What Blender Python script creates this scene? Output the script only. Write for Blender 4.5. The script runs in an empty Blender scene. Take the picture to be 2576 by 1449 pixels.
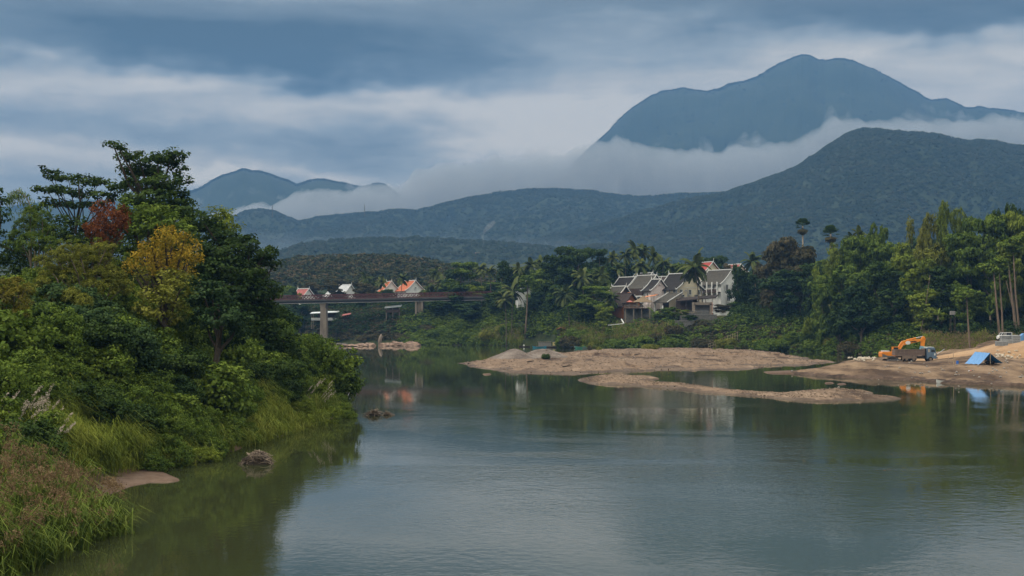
import bpy, math, random
import numpy as np
from mathutils import Vector, Matrix

sc = bpy.context.scene
COL = sc.collection
R = math.radians
rng = np.random.default_rng(11)
F = 1422.0
CAMZ = 8.6
TH = math.atan(34 / F)
ct, st = math.cos(TH), math.sin(TH)

# ------------------------------------------------------------------ picture -> place
def W(px, py, d):
    u = (px - 512) / F; v = (288 - py) / F
    k = d / (ct - v * st)
    return Vector((u * k, d, CAMZ + (st + v * ct) * k))
def G(px, py, z=0.0):
    u = (px - 512) / F; v = (288 - py) / F
    k = (z - CAMZ) / (st + v * ct)
    return Vector((u * k, (ct - v * st) * k, z))
def D(px, py):                      # the same from the 2576 px wide view
    return px / 2.5156, py / 2.5156

# ------------------------------------------------------------------ noise
def _h(ix, iy, s):
    n = (ix.astype(np.int64) * 374761393 + iy.astype(np.int64) * 668265263 + s * 1274126177) & 0xffffffff
    n = ((n ^ (n >> 13)) * 1274126177) & 0xffffffff
    return ((n ^ (n >> 16)) & 0xffff) / 65535.0
def vn(x, y, s=0):
    x = np.asarray(x, float); y = np.asarray(y, float)
    ix = np.floor(x); iy = np.floor(y); fx = x - ix; fy = y - iy
    fx = fx * fx * (3 - 2 * fx); fy = fy * fy * (3 - 2 * fy)
    a = _h(ix, iy, s); b = _h(ix + 1, iy, s); c = _h(ix, iy + 1, s); d = _h(ix + 1, iy + 1, s)
    return (a * (1 - fx) + b * fx) * (1 - fy) + (c * (1 - fx) + d * fx) * fy * 1.0
def fbm(x, y, o=4, s=0):
    t = 0; a = .5; w = 0
    for i in range(o):
        t = t + a * (vn(np.asarray(x) * 2 ** i, np.asarray(y) * 2 ** i, s + i) - .5); w += a; a *= .5
    return t / w * 2

# ------------------------------------------------------------------ objects
def tag(o, label=None, cat=None, group=None, kind=None):
    if label: o['label'] = label
    if cat: o['category'] = cat
    if group: o['group'] = group
    if kind: o['kind'] = kind
    return o
def mesh_np(name, v, f, mats, parent=None, tint=None, smooth=False, mi=None, tris=None):
    me = bpy.data.meshes.new(name)
    v = np.ascontiguousarray(v, dtype=np.float32); f = np.ascontiguousarray(f, dtype=np.int32)
    n = len(f); k = f.shape[1]
    nt = 0 if tris is None else len(tris)
    me.vertices.add(len(v)); me.vertices.foreach_set('co', v.ravel())
    me.loops.add(n * k + nt * 3); me.polygons.add(n + nt)
    li = f.ravel(); ls = np.arange(n) * k; lt = np.full(n, k)
    if nt:
        tris = np.ascontiguousarray(tris, dtype=np.int32)
        li = np.concatenate([li, tris.ravel()]); ls = np.concatenate([ls, n * k + np.arange(nt) * 3]); lt = np.concatenate([lt, np.full(nt, 3)])
    me.loops.foreach_set('vertex_index', li.astype(np.int32))
    me.polygons.foreach_set('loop_start', ls.astype(np.int32))
    me.polygons.foreach_set('loop_total', lt.astype(np.int32))
    if mi is not None: me.polygons.foreach_set('material_index', np.asarray(mi, dtype=np.int32))
    if smooth: me.polygons.foreach_set('use_smooth', np.ones(n + nt, dtype=bool))
    if tint is not None:
        a = me.attributes.new('tint', 'FLOAT', 'POINT'); a.data.foreach_set('value', np.ascontiguousarray(tint, dtype=np.float32))
    me.update(calc_edges=True)
    for m in (mats if isinstance(mats, (list, tuple)) else [mats]): me.materials.append(m)
    o = bpy.data.objects.new(name, me); COL.objects.link(o)
    if parent: o.parent = parent
    return o
def empty(name, loc=(0, 0, 0), rz=0):
    o = bpy.data.objects.new(name, None); COL.objects.link(o)
    o.location = loc; o.rotation_euler = (0, 0, rz); o.empty_display_size = .5
    return o
def copy_tree(o, loc=None, rz=None, sc_=None):
    c = o.copy(); COL.objects.link(c)
    for ch in o.children:
        k = ch.copy(); COL.objects.link(k); k.parent = c
        for g in ch.children:
            q = g.copy(); COL.objects.link(q); q.parent = k
    if loc is not None: c.location = loc
    if rz is not None: c.rotation_euler = (0, 0, rz)
    if sc_ is not None: c.scale = sc_
    return c
class MB:                                        # collects polygons, builds ONE mesh
    def __init__(s): s.v = []; s.f = []; s.m = []; s.mi = 0
    def add(s, vs, fs):
        b = len(s.v); s.v += [tuple(x) for x in vs]; s.f += [tuple(i + b for i in f) for f in fs]; s.m += [s.mi] * len(fs); return s
    def box(s, c, d, M=None):
        x, y, z = c; a, b, h = d[0] / 2, d[1] / 2, d[2] / 2
        vs = [Vector((x + i * a, y + j * b, z + k * h)) for i in (-1, 1) for j in (-1, 1) for k in (-1, 1)]
        if M is not None: vs = [M @ q for q in vs]
        return s.add(vs, [(0, 1, 3, 2), (4, 6, 7, 5), (0, 4, 5, 1), (2, 3, 7, 6), (0, 2, 6, 4), (1, 5, 7, 3)])
    def bar(s, p, q, w, h=None):                 # square bar between two points
        p = Vector(p); q = Vector(q); h = h or w; t = (q - p)
        if t.length < 1e-6: return s
        t.normalize(); u = t.cross(Vector((0, 0, 1)))
        if u.length < 1e-3: u = Vector((1, 0, 0))
        u.normalize(); n = u.cross(t)
        vs = [e + u * (i * w / 2) + n * (j * h / 2) for e in (p, q) for i, j in ((-1, -1), (1, -1), (1, 1), (-1, 1))]
        return s.add(vs, [(0, 1, 2, 3), (7, 6, 5, 4), (0, 4, 5, 1), (1, 5, 6, 2), (2, 6, 7, 3), (3, 7, 4, 0)])
    def tube(s, pts, rad, n=8, cap=True):
        pts = [Vector(p) for p in pts]; m = len(pts)
        if not hasattr(rad, '__len__'): rad = [rad] * m
        vs = []
        for i, p in enumerate(pts):
            t = (pts[min(i + 1, m - 1)] - pts[max(i - 1, 0)]).normalized()
            u = t.cross(Vector((.12, .31, .94)));  u = u.normalized() if u.length > 1e-3 else Vector((1, 0, 0))
            w = t.cross(u)
            for k in range(n):
                a = 2 * math.pi * k / n; vs.append(p + (u * math.cos(a) + w * math.sin(a)) * rad[i])
        fs = [(i * n + k, i * n + (k + 1) % n, (i + 1) * n + (k + 1) % n, (i + 1) * n + k) for i in range(m - 1) for k in range(n)]
        if cap: fs += [tuple(range(n - 1, -1, -1)), tuple((m - 1) * n + k for k in range(n))]
        return s.add(vs, fs)
    def prism(s, poly, axis, a, b, M=None):      # polygon in the two other axes pushed along axis from a to b
        def P(u, v, w): return {'x': (w, u, v), 'y': (u, w, v), 'z': (u, v, w)}[axis]
        n = len(poly); vs = [Vector(P(u, v, a)) for u, v in poly] + [Vector(P(u, v, b)) for u, v in poly]
        if M is not None: vs = [M @ q for q in vs]
        return s.add(vs, [tuple(range(n - 1, -1, -1)), tuple(range(n, 2 * n))] + [(i, (i + 1) % n, n + (i + 1) % n, n + i) for i in range(n)])
    def build(s, name, mats, parent=None, bevel=0, smooth=False):
        me = bpy.data.meshes.new(name); me.from_pydata([tuple(q) for q in s.v], [], s.f)
        for m in (mats if isinstance(mats, (list, tuple)) else [mats]): me.materials.append(m)
        me.polygons.foreach_set('material_index', np.array(s.m, dtype=np.int32))
        if smooth: me.polygons.foreach_set('use_smooth', np.ones(len(s.f), dtype=bool))
        me.update(calc_edges=True)
        o = bpy.data.objects.new(name, me); COL.objects.link(o)
        if bevel:
            b = o.modifiers.new('b', 'BEVEL'); b.width = bevel; b.segments = 2; b.limit_method = 'ANGLE'; b.angle_limit = R(35)
        if parent: o.parent = parent
        return o

# ------------------------------------------------------------------ materials
def new_mat(name):
    m = bpy.data.materials.new(name); m.use_nodes = True
    nt = m.node_tree; nt.nodes.clear()
    return m, nt, nt.nodes, nt.links
def ramp(nt, fac, stops):
    r = nt.nodes.new('ShaderNodeValToRGB'); e = r.color_ramp.elements
    e[0].position = stops[0][0]; e[0].color = (*stops[0][1], 1); e[1].position = stops[-1][0]; e[1].color = (*stops[-1][1], 1)
    for p, c in stops[1:-1]:
        q = e.new(p); q.color = (*c, 1)
    nt.links.new(fac, r.inputs[0]); return r.outputs[0]
def math_n(nt, op, a, b=None, clamp=False):
    n = nt.nodes.new('ShaderNodeMath'); n.operation = op; n.use_clamp = clamp
    for i, q in enumerate((a, b)):
        if q is None: continue
        if isinstance(q, (int, float)): n.inputs[i].default_value = q
        else: nt.links.new(q, n.inputs[i])
    return n.outputs[0]
def noise_n(nt, scale, detail=4, rough=.55, stretch=(1, 1, 1), coord='Object', vec=None, dist=0):
    N = nt.nodes
    if vec is None:
        tc = N.new('ShaderNodeTexCoord'); vec = tc.outputs[coord]
    mp = N.new('ShaderNodeMapping'); mp.inputs['Scale'].default_value = stretch; nt.links.new(vec, mp.inputs[0])
    n = N.new('ShaderNodeTexNoise'); n.inputs['Scale'].default_value = scale; n.inputs['Detail'].default_value = detail
    n.inputs['Roughness'].default_value = rough; n.inputs['Distortion'].default_value = dist
    nt.links.new(mp.outputs[0], n.inputs['Vector']); return n.outputs['Fac']
def finish(nt, col, rough=.8, spec=.2, bump=None, bs=.3, bd=.05, metal=0, alpha=None, trans=None):
    N = nt.nodes; p = N.new('ShaderNodeBsdfPrincipled'); o = N.new('ShaderNodeOutputMaterial')
    if isinstance(col, tuple): p.inputs['Base Color'].default_value = (*col, 1)
    else: nt.links.new(col, p.inputs['Base Color'])
    if isinstance(rough, (int, float)): p.inputs['Roughness'].default_value = rough
    else: nt.links.new(rough, p.inputs['Roughness'])
    p.inputs['Specular IOR Level'].default_value = spec; p.inputs['Metallic'].default_value = metal
    if bump is not None:
        b = N.new('ShaderNodeBump'); b.inputs['Strength'].default_value = bs; b.inputs['Distance'].default_value = bd
        nt.links.new(bump, b.inputs['Height']); nt.links.new(b.outputs[0], p.inputs['Normal'])
    nt.links.new(p.outputs[0], o.inputs['Surface']); return p
_mc = {}
def paint(name, col, rough=.6, var=.25, scale=2.0, spec=.3, metal=0, bs=0.15, stretch=(1, 1, 1), dirt=None):
    if name in _mc: return _mc[name]
    m, nt, N, L = new_mat(name)
    f = noise_n(nt, scale, 5, .6, stretch)
    lo = tuple(c * (1 - var) for c in col) if dirt is None else dirt
    hi = tuple(min(1, c * (1 + var * .6)) for c in col)
    c = ramp(nt, f, [(.3, lo), (.5, col), (.75, hi)])
    finish(nt, c, rough, spec, f, bs, .03, metal); _mc[name] = m; return m
def leaf_mat(name, c1, c2, c3, var=.3):
    m, nt, N, L = new_mat(name)
    a = N.new('ShaderNodeAttribute'); a.attribute_name = 'tint'
    oi = N.new('ShaderNodeObjectInfo')
    t = math_n(nt, 'ADD', a.outputs['Fac'], math_n(nt, 'MULTIPLY', math_n(nt, 'SUBTRACT', oi.outputs['Random'], .5), var))
    c = ramp(nt, t, [(0, c1), (.5, c2), (1, c3)])
    p = N.new('ShaderNodeBsdfDiffuse'); L.new(c, p.inputs[0])
    g = N.new('ShaderNodeBsdfGlossy'); g.inputs['Roughness'].default_value = .5
    tr = N.new('ShaderNodeBsdfTranslucent'); L.new(c, tr.inputs[0])
    x = N.new('ShaderNodeMixShader'); x.inputs[0].default_value = .25; L.new(p.outputs[0], x.inputs[1]); L.new(tr.outputs[0], x.inputs[2])
    y = N.new('ShaderNodeMixShader'); y.inputs[0].default_value = .008; L.new(x.outputs[0], y.inputs[1]); L.new(g.outputs[0], y.inputs[2])
    o = N.new('ShaderNodeOutputMaterial'); L.new(y.outputs[0], o.inputs[0]); return m

# ------------------------------------------------------------------ camera, light, sky
cam = bpy.data.objects.new('camera', bpy.data.cameras.new('camera')); COL.objects.link(cam)
cam.location = (0, 0, CAMZ); cam.rotation_euler = (math.pi / 2 + TH, 0, 0)
cam.data.sensor_width = 36; cam.data.lens = F * 36 / 1024; cam.data.clip_end = 30000; cam.data.clip_start = .5
sc.camera = cam
SUN_EL, SUN_AZ = R(50), R(-60)            # high, left and behind the clouds
sun = bpy.data.objects.new('sun', bpy.data.lights.new('sun', 'SUN')); COL.objects.link(sun)
sun.data.energy = 1.45; sun.data.angle = R(12); sun.data.color = (1, .93, .82)
sdir = Vector((math.sin(R(-75)) * math.cos(SUN_EL), -math.cos(R(-75)) * math.cos(SUN_EL) * 1.0, math.sin(SUN_EL)))
sun.rotation_euler = sdir.to_track_quat('Z', 'Y').to_euler()
w = bpy.data.worlds.new('World'); sc.world = w; w.use_nodes = True
nt = w.node_tree; nt.nodes.clear(); N = nt.nodes; L = nt.links
tc = N.new('ShaderNodeTexCoord'); sp = N.new('ShaderNodeSeparateXYZ'); L.new(tc.outputs['Generated'], sp.inputs[0])
A = math_n(nt, 'MULTIPLY', math_n(nt, 'ARCTAN2', sp.outputs[0], sp.outputs[1]), F / 100)
E = math_n(nt, 'MULTIPLY', math_n(nt, 'ARCSINE', sp.outputs[2]), F / 100)
cv = N.new('ShaderNodeCombineXYZ'); L.new(A, cv.inputs[0]); L.new(E, cv.inputs[1])
wn = noise_n(nt, .45, 4, .6, (1, 2.4, 1), vec=cv.outputs[0])
wn2 = noise_n(nt, .8, 3, .6, (1, 2.0, 1), vec=cv.outputs[0])
Aw = math_n(nt, 'ADD', A, math_n(nt, 'MULTIPLY', math_n(nt, 'SUBTRACT', wn, .5), 3.0))
Ew = math_n(nt, 'ADD', E, math_n(nt, 'MULTIPLY', math_n(nt, 'SUBTRACT', wn2, .5), .75))
acc = math_n(nt, 'MULTIPLY', math_n(nt, 'SUBTRACT', noise_n(nt, .5, 7, .58, (.55, 3.2, 1), vec=cv.outputs[0], dist=.6), .5), .75)
acc = math_n(nt, 'ADD', acc, math_n(nt, 'MULTIPLY', math_n(nt, 'SUBTRACT', noise_n(nt, 1.6, 6, .6, (.5, 2.4, 1), vec=cv.outputs[0], dist=.8), .5), .38))
acc = math_n(nt, 'ADD', acc, .64)
BL = [(190, 50, 150, 25, 0, -.62), (350, 72, 90, 13, .05, -.4), (60, 12, 140, 12, 0, -.2), (470, 42, 150, 26, 0, -.26), (860, 8, 260, 17, .03, -.62),
      (985, 36, 70, 7, .05, -.35), (130, 92, 190, 12, .03, .40), (100, 118, 160, 14, 0, .14), (60, 165, 120, 14, 0, .18), (450, 104, 110, 16, .12, .18), (590, 122, 120, 22, 0, .30), (880, 80, 230, 26, 0, .30), (80, 135, 190, 13, .05, -.2),
      (205, 176, 26, 7, 0, .35), (20, 152, 60, 14, 0, .25), (300, 178, 40, 6, 0, .28), (480, 152, 60, 10, 0, .18), (340, 150, 70, 14, 0, -.12), (640, 148, 90, 9, 0, .2)]
for (bx, by, sx, sy, sl, am) in BL:
    dx = math_n(nt, 'SUBTRACT', Aw, (bx - 512) / 100); dy = math_n(nt, 'SUBTRACT', Ew, (322 - by) / 100)
    dy = math_n(nt, 'ADD', dy, math_n(nt, 'MULTIPLY', dx, sl))
    q = math_n(nt, 'ADD', math_n(nt, 'POWER', math_n(nt, 'ABSOLUTE', math_n(nt, 'DIVIDE', dx, sx / 100)), 2.0),
               math_n(nt, 'POWER', math_n(nt, 'ABSOLUTE', math_n(nt, 'DIVIDE', dy, sy / 100)), 2.0))
    g = math_n(nt, 'MULTIPLY', math_n(nt, 'POWER', 2.718, math_n(nt, 'MULTIPLY', q, -.5)), am)
    acc = math_n(nt, 'ADD', acc, g)
mr = N.new('ShaderNodeMapRange'); L.new(E, mr.inputs[0]); mr.inputs[1].default_value = 3.2; mr.inputs[2].default_value = 6; mr.inputs[3].default_value = 0; mr.inputs[4].default_value = .5
acc = math_n(nt, 'ADD', acc, mr.outputs[0])
cc = ramp(nt, acc, [(0, (.044, .062, .070)), (.35, (.145, .172, .182)), (.62, (.35, .365, .35)), (.82, (.56, .52, .45)), (1, (.80, .71, .58))])
up = N.new('ShaderNodeMapRange'); L.new(E, up.inputs[0]); up.inputs[1].default_value = 2.9; up.inputs[2].default_value = 7.5
sky = N.new('ShaderNodeTexSky'); sky.sky_type = 'NISHITA'; sky.sun_disc = False; sky.sun_elevation = SUN_EL; sky.sun_rotation = R(255)
sk2 = N.new('ShaderNodeVectorMath'); sk2.operation = 'SCALE'; sk2.inputs['Scale'].default_value = .06; L.new(sky.outputs[0], sk2.inputs[0])
hi = N.new('ShaderNodeMix'); hi.data_type = 'RGBA'; hi.inputs['Factor'].default_value = .8; L.new(sk2.outputs[0], hi.inputs[6]); hi.inputs[7].default_value = (1.55, 1.50, 1.30, 1)
mx = N.new('ShaderNodeMix'); mx.data_type = 'RGBA'; L.new(up.outputs[0], mx.inputs[0]); L.new(cc, mx.inputs[6]); L.new(hi.outputs[2], mx.inputs[7])
bg = N.new('ShaderNodeBackground'); L.new(mx.outputs[2], bg.inputs[0]); bg.inputs[1].default_value = 1.0
wo = N.new('ShaderNodeOutputWorld'); L.new(bg.outputs[0], wo.inputs[0])
w.cycles.sampling_method = 'MANUAL'; w.cycles.sample_map_resolution = 512
sc.view_settings.view_transform = 'Standard'; sc.view_settings.look = 'None'; sc.view_settings.exposure = .66; sc.view_settings.gamma = 1
cy = sc.cycles
cy.use_denoising = True; cy.denoising_prefilter = 'ACCURATE'; cy.denoiser = 'OPENIMAGEDENOISE'; cy.denoising_input_passes = 'RGB_ALBEDO_NORMAL'
cy.max_bounces = 5; cy.diffuse_bounces = 2; cy.glossy_bounces = 3; cy.transmission_bounces = 2; cy.volume_bounces = 0; cy.transparent_max_bounces = 12
cy.caustics_reflective = False; cy.caustics_refractive = False; cy.sample_clamp_indirect = 4

# ------------------------------------------------------------------ water
def water():
    m, nt, N, L = new_mat('river water')
    tcn = N.new('ShaderNodeTexCoord'); v = tcn.outputs['Object']
    fine = noise_n(nt, 1.3, 3, .6, (1.5, 1.2, 1), vec=v)
    mid = noise_n(nt, .25, 3, .5, (1.5, .9, 1), vec=v)
    zone = noise_n(nt, .028, 4, .6, (.8, 1.0, 1), vec=v, dist=1.2)
    s2 = N.new('ShaderNodeSeparateXYZ'); L.new(v, s2.inputs[0])
    far = N.new('ShaderNodeMapRange'); L.new(s2.outputs[1], far.inputs[0]); far.inputs[1].default_value = 95; far.inputs[2].default_value = 190; far.inputs[3].default_value = 1; far.inputs[4].default_value = .16
    zr = N.new('ShaderNodeMapRange'); L.new(zone, zr.inputs[0]); zr.inputs[1].default_value = .44; zr.inputs[2].default_value = .6; zr.inputs[3].default_value = .16; zr.inputs[4].default_value = 1.0
    # calm lee along the left bank
    calm = N.new('ShaderNodeMapRange'); L.new(math_n(nt, 'ADD', s2.outputs[0], math_n(nt, 'MULTIPLY', s2.outputs[1], .035)), calm.inputs[0])
    calm.inputs[1].default_value = -11; calm.inputs[2].default_value = -3; calm.inputs[3].default_value = .12; calm.inputs[4].default_value = 1
    amp = math_n(nt, 'MULTIPLY', math_n(nt, 'MULTIPLY', math_n(nt, 'MULTIPLY', far.outputs[0], zr.outputs[0]), calm.outputs[0]), .5)
    hgt = math_n(nt, 'MULTIPLY', math_n(nt, 'ADD', math_n(nt, 'MULTIPLY', math_n(nt, 'SUBTRACT', fine, .5), .06), math_n(nt, 'MULTIPLY', math_n(nt, 'SUBTRACT', mid, .5), .05)), amp)
    b = N.new('ShaderNodeBump'); b.inputs['Strength'].default_value = 1; b.inputs['Distance'].default_value = 1.0; L.new(hgt, b.inputs['Height'])
    p = N.new('ShaderNodeBsdfPrincipled'); p.inputs['Base Color'].default_value = (.031, .036, .015, 1)
    p.inputs['Roughness'].default_value = .03; p.inputs['IOR'].default_value = 1.33
    L.new(b.outputs[0], p.inputs['Normal'])
    o = N.new('ShaderNodeOutputMaterial'); L.new(p.outputs[0], o.inputs[0])
    vs = [(-1500, -150, 0), (1500, -150, 0), (1500, 900, 0), (-1500, 900, 0)]
    return tag(MB().add(vs, [(0, 1, 2, 3)]).build('river', m), 'calm dark green river reflecting sky and trees', 'river', kind='structure')
water()

# ------------------------------------------------------------------ ground materials
def earth(name, cols, s1=.08, s2=1.2, bs=.5, bd=.2, stretch=(1, 1, 1), wa=.6):
    m, nt, N, L = new_mat(name)
    a = noise_n(nt, s1, 6, .65, stretch); b = noise_n(nt, s2, 6, .7, stretch)
    t = math_n(nt, 'ADD', math_n(nt, 'MULTIPLY', a, wa), math_n(nt, 'MULTIPLY', b, 1 - wa))
    k = len(cols); c = ramp(nt, t, [(.40 + .20 * i / (k - 1), q) for i, q in enumerate(cols)])
    finish(nt, c, .9, .1, b, bs, bd); return m
M_soil = earth('bank soil', [(.035, .03, .015), (.07, .05, .028), (.11, .07, .04)])
M_veg = earth('bank ground cover', [(.012, .02, .007), (.03, .04, .014), (.06, .05, .025)])
M_sand = earth('gravel and sand', [(.06, .038, .026), (.12, .080, .055), (.205, .14, .095), (.14, .095, .066), (.235, .165, .115)], .16, .9, .9, .35, (1, .22, 1), .82)
M_dirt = earth('dug earth', [(.055, .034, .022), (.10, .065, .042), (.165, .11, .07), (.22, .15, .095)], .16, .8, .9, .3, (1, .3, 1), .8)
M_road = earth('compacted dirt', [(.22, .135, .075), (.32, .20, .11), (.38, .25, .15)], .05, .6, .3, .08)
M_heap = earth('grey gravel heap', [(.09, .07, .06), (.15, .12, .10), (.21, .175, .15)], .3, 2.5, .8, .1)
M_wet2 = earth('wet gravel', [(.06, .042, .032), (.10, .072, .055), (.15, .11, .085)], .12, 1.5, .6, .15)
M_wet = earth('dark wet earth', [(.03, .02, .014), (.065, .042, .03), (.11, .075, .055)], .12, 1.5, .6, .15)
M_mud = earth('wet mud', [(.06, .036, .025), (.10, .065, .046), (.145, .10, .075)], .15, 2, .3, .05)
M_concd0 = earth('dark rock', [(.05, .045, .04), (.09, .08, .07), (.14, .12, .10)], .1, .8, .8, .3)
M_rock = earth('river rock', [(.10, .065, .05), (.22, .15, .11), (.32, .22, .165)], .1, .8, .8, .3)

def sdf(poly, X, Y):
    P = np.array(poly); Q = np.roll(P, -1, 0)
    d = np.full(X.shape, 1e9); ins = np.zeros(X.shape, bool)
    for (ax, ay), (bx, by) in zip(P, Q):
        ex, ey = bx - ax, by - ay; wx, wy = X - ax, Y - ay
        t = np.clip((wx * ex + wy * ey) / (ex * ex + ey * ey + 1e-9), 0, 1)
        d = np.minimum(d, np.hypot(wx - ex * t, wy - ey * t))
        c = ((ay <= Y) & (by > Y)) | ((by <= Y) & (ay > Y))
        xi = ax + (Y - ay) * ex / (ey + (1e-12 if ey == 0 else 0))
        ins ^= c & (X < xi)
    return np.where(ins, d, -d)
def grid_faces(nx, ny, keep=None):
    i = np.arange(nx * ny).reshape(ny, nx)
    f = np.stack([i[:-1, :-1], i[:-1, 1:], i[1:, 1:], i[1:, :-1]], -1).reshape(-1, 4)
    if keep is not None:
        k = keep.ravel(); f = f[k[f].any(1)]
    return f
def patch(name, poly, hfun, dx, dy, mat, margin=3, matfun=None, jag=1.5):
    P = np.array([(p[0], p[1]) for p in poly])
    x0, y0 = P.min(0) - margin; x1, y1 = P.max(0) + margin
    xs = np.arange(x0, x1, dx); ys = np.arange(y0, y1, dy)
    X, Y = np.meshgrid(xs, ys)
    s = sdf(P, X, Y) + fbm(X / 7, Y / 11, 5, 7) * jag
    Z = np.where(s > 0, hfun(X, Y, np.maximum(s, 0)), np.maximum(s * .35, -1.2))
    v = np.stack([X, Y, Z], -1).reshape(-1, 3); f = grid_faces(len(xs), len(ys), s > -3.2)
    used = np.unique(f); mp = np.zeros(len(v), int); mp[used] = np.arange(len(used))
    f = mp[f]; v = v[used]; mi = None
    if matfun is not None:
        c = v[f].mean(1); mi = matfun(c[:, 0], c[:, 1], c[:, 2])
    return mesh_np(name, v, f, mat, smooth=True, mi=mi)

# shoreline of the far and right bank: picture column -> distance
SHX = [-400, 280, 312, 345, 415, 480, 535, 560, 600, 680, 760, 820, 848, 880, 905, 1024, 1100, 1400]
SHD = [600, 600, 575, 552, 536, 531, 500, 474, 458, 444, 430, 405, 375, 352, 338, 318, 305, 290]
ZMX = [-400, 480, 560, 700, 780, 850, 1024, 1400]
ZM = [14, 14, 12.5, 12.5, 10, 7, 6.3, 6.3]
def shore(px): return np.interp(px, SHX, SHD)
def HM(X, Y):
    X = np.asarray(X, float); Y = np.asarray(Y, float)
    px = 512 + X / Y * F; s = Y - shore(px) - fbm(px / 14, px * 0, 3, 3) * 2.5
    zm = np.interp(px, ZMX, ZM)
    p = zm * (1 - np.exp(-(np.maximum(s, 0) / 15) ** 1.4)) + np.where(px < 560, .055, .02) * np.maximum(s - 35, 0)
    p = p + fbm(X / 9, Y / 9, 4, 5) * np.clip(s / 10, 0, 1) * .8
    return np.where(s > 0, p + .05, np.maximum(s * .3, -1.5))
def hm(x, y): return float(HM(np.array([x]), np.array([y]))[0])
def far_bank():
    pxs = np.arange(-120, 1300, 2.5); ss = np.concatenate([np.arange(-6, 60, 1.0), np.arange(60, 200, 6), np.arange(200, 1300, 50)])
    P, S = np.meshgrid(pxs, ss); Y = shore(P) + S; X = (P - 512) / F * Y
    Z = HM(X, Y)
    v = np.stack([X, Y, Z], -1).reshape(-1, 3)
    return tag(mesh_np('far_bank_ground', v, grid_faces(len(pxs), len(ss)), M_veg, smooth=True), 'sloping far and right river bank under trees', 'river bank', kind='structure')
far_bank()
# left bank
LY = [0, 20, 48.9, 59, 64, 71.5, 81, 87, 96, 106, 117, 137, 150, 180, 250, 350, 450, 520, 640, 900]
LX = [-17.5, -17.5, -17.8, -17.0, -19.8, -21.2, -20.3, -19.4, -18.6, -17.6, -16.1, -15.9, -18.3, -25, -38, -56, -78, -95, -200, -400]
def lshore(Y): return np.interp(Y, LY, LX)
def HL(X, Y):
    X = np.asarray(X, float); Y = np.asarray(Y, float)
    s = lshore(Y) - X - fbm(Y / 5, Y * 0, 3, 9) * .7
    z = 8.6 * np.interp(Y, [50, 62, 92], [.5, .55, 1]) * (1 - np.exp(-np.maximum(s - .6, 0) / 8.5)) + .05 * np.maximum(s, 0) + fbm(X / 4, Y / 4.5, 4, 2) * 1.0 * np.clip(s / 3, 0, 1) + .12 * np.clip(s, 0, 1)
    return np.where(s > 0, z, np.maximum(s * .35, -1.5))
def hl(x, y): return float(HL(np.array([x]), np.array([y]))[0])
def left_bank():
    ys = np.concatenate([np.arange(5, 200, .9), np.arange(200, 640, 4)]); ss = np.concatenate([np.arange(-3, 14, .6), np.arange(14, 60, 2), np.arange(60, 400, 20)])
    S, Y = np.meshgrid(ss, ys); X = lshore(Y) - S; Z = HL(X, Y)
    v = np.stack([X, Y, Z], -1).reshape(-1, 3)
    f = grid_faces(len(ss), len(ys))[:, ::-1]
    return tag(mesh_np('left_bank_ground', v, f, [M_soil, M_veg], smooth=True, mi=(v[f].mean(1)[:, 2] > .55).astype(int)), 'steep overgrown near river bank with red mud at the water', 'river bank', kind='structure')
left_bank()

# sandbars
def poly_d(pts, z=0): return [tuple(G(*D(x, y), z))[:2] for x, y in pts]
BAR = [tuple(G(*D(x, y), z))[:2] for x, y, z in [(1150, 915, 0), (1190, 922, 0), (1240, 931, 0), (1330, 940, 0), (1450, 943, 0), (1540, 936, 0), (1620, 933, 0), (1800, 930, 0), (1900, 927, 0), (2000, 920, 0), (2060, 916, 0), (2095, 911, 0),
       (2040, 900, .3), (2000, 893, .4), (1960, 887, .4), (1900, 883, .5), (1800, 879, .6), (1700, 877, .7), (1500, 879, .7), (1400, 886, .5), (1330, 893, .3), (1250, 900, .2), (1180, 908, .1)]]
def gauss(X, Y, cx, cy, sx, sy, h): return h * np.exp(-((X - cx) / sx) ** 2 - ((Y - cy) / sy) ** 2)
HP = [W(512 + (x - 512), 357, 0.0001) for x in (0,)]
c1 = G(*D(1300, 910)); c2 = G(*D(1345, 907))
def hbar(X, Y, s):
    h = .55 * (1 - np.exp(-s / 4)) * (1 + .4 * fbm(X / 12, Y / 20, 4, 21)) + .22 * fbm(X / 2.2, Y / 5, 5, 22) * np.clip(s / 2, 0, 1)
    hq = np.round(h / .2) * .2; h = h * .3 + hq * .7
    px = 512 + X / Y * F
    # scooped pit with a cut edge along the back
    ledge = 345 + 6 * fbm(px / 25, px * 0, 4, 23)
    h = h + np.where((Y > ledge) & (s > 4), .55, 0) * np.clip((px - 560) / 25, 0, 1)
    cone = lambda cx, cy, rx, ry, hh: hh * np.maximum(0, 1 - np.sqrt(((X - cx) / rx) ** 2 + ((Y - cy) / ry) ** 2 + .02)) * (1 + .12 * fbm(X, Y, 3, 4))
    h = np.maximum(h, cone(c1.x - .5, c1.y, 7.0, 13, 2.9) + .3) if False else h + np.maximum(cone(c1.x - .5, c1.y, 6.6, 12, 2.7), cone(c2.x + 1.8, c2.y, 8.5, 13, 2.3))
    h = h + gauss(X, Y, *G(*D(1560, 925))[:2], 3, 5, .8)
    for (dx_, dy_, rx, ry) in ((1890, 921, 13, 7), (1960, 914, 9, 6), (1690, 928, 8, 5), (1990, 905, 8, 9)):
        q = G(*D(dx_, dy_)); k = ((X - q.x) / rx) ** 2 + ((Y - q.y) / ry) ** 2 + .6 * fbm(X / 4, Y / 4, 3, 55); h = np.where(k < 1, np.minimum(h, -.12 + .35 * np.clip(k, 0, 1)), h)
    return h
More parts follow.
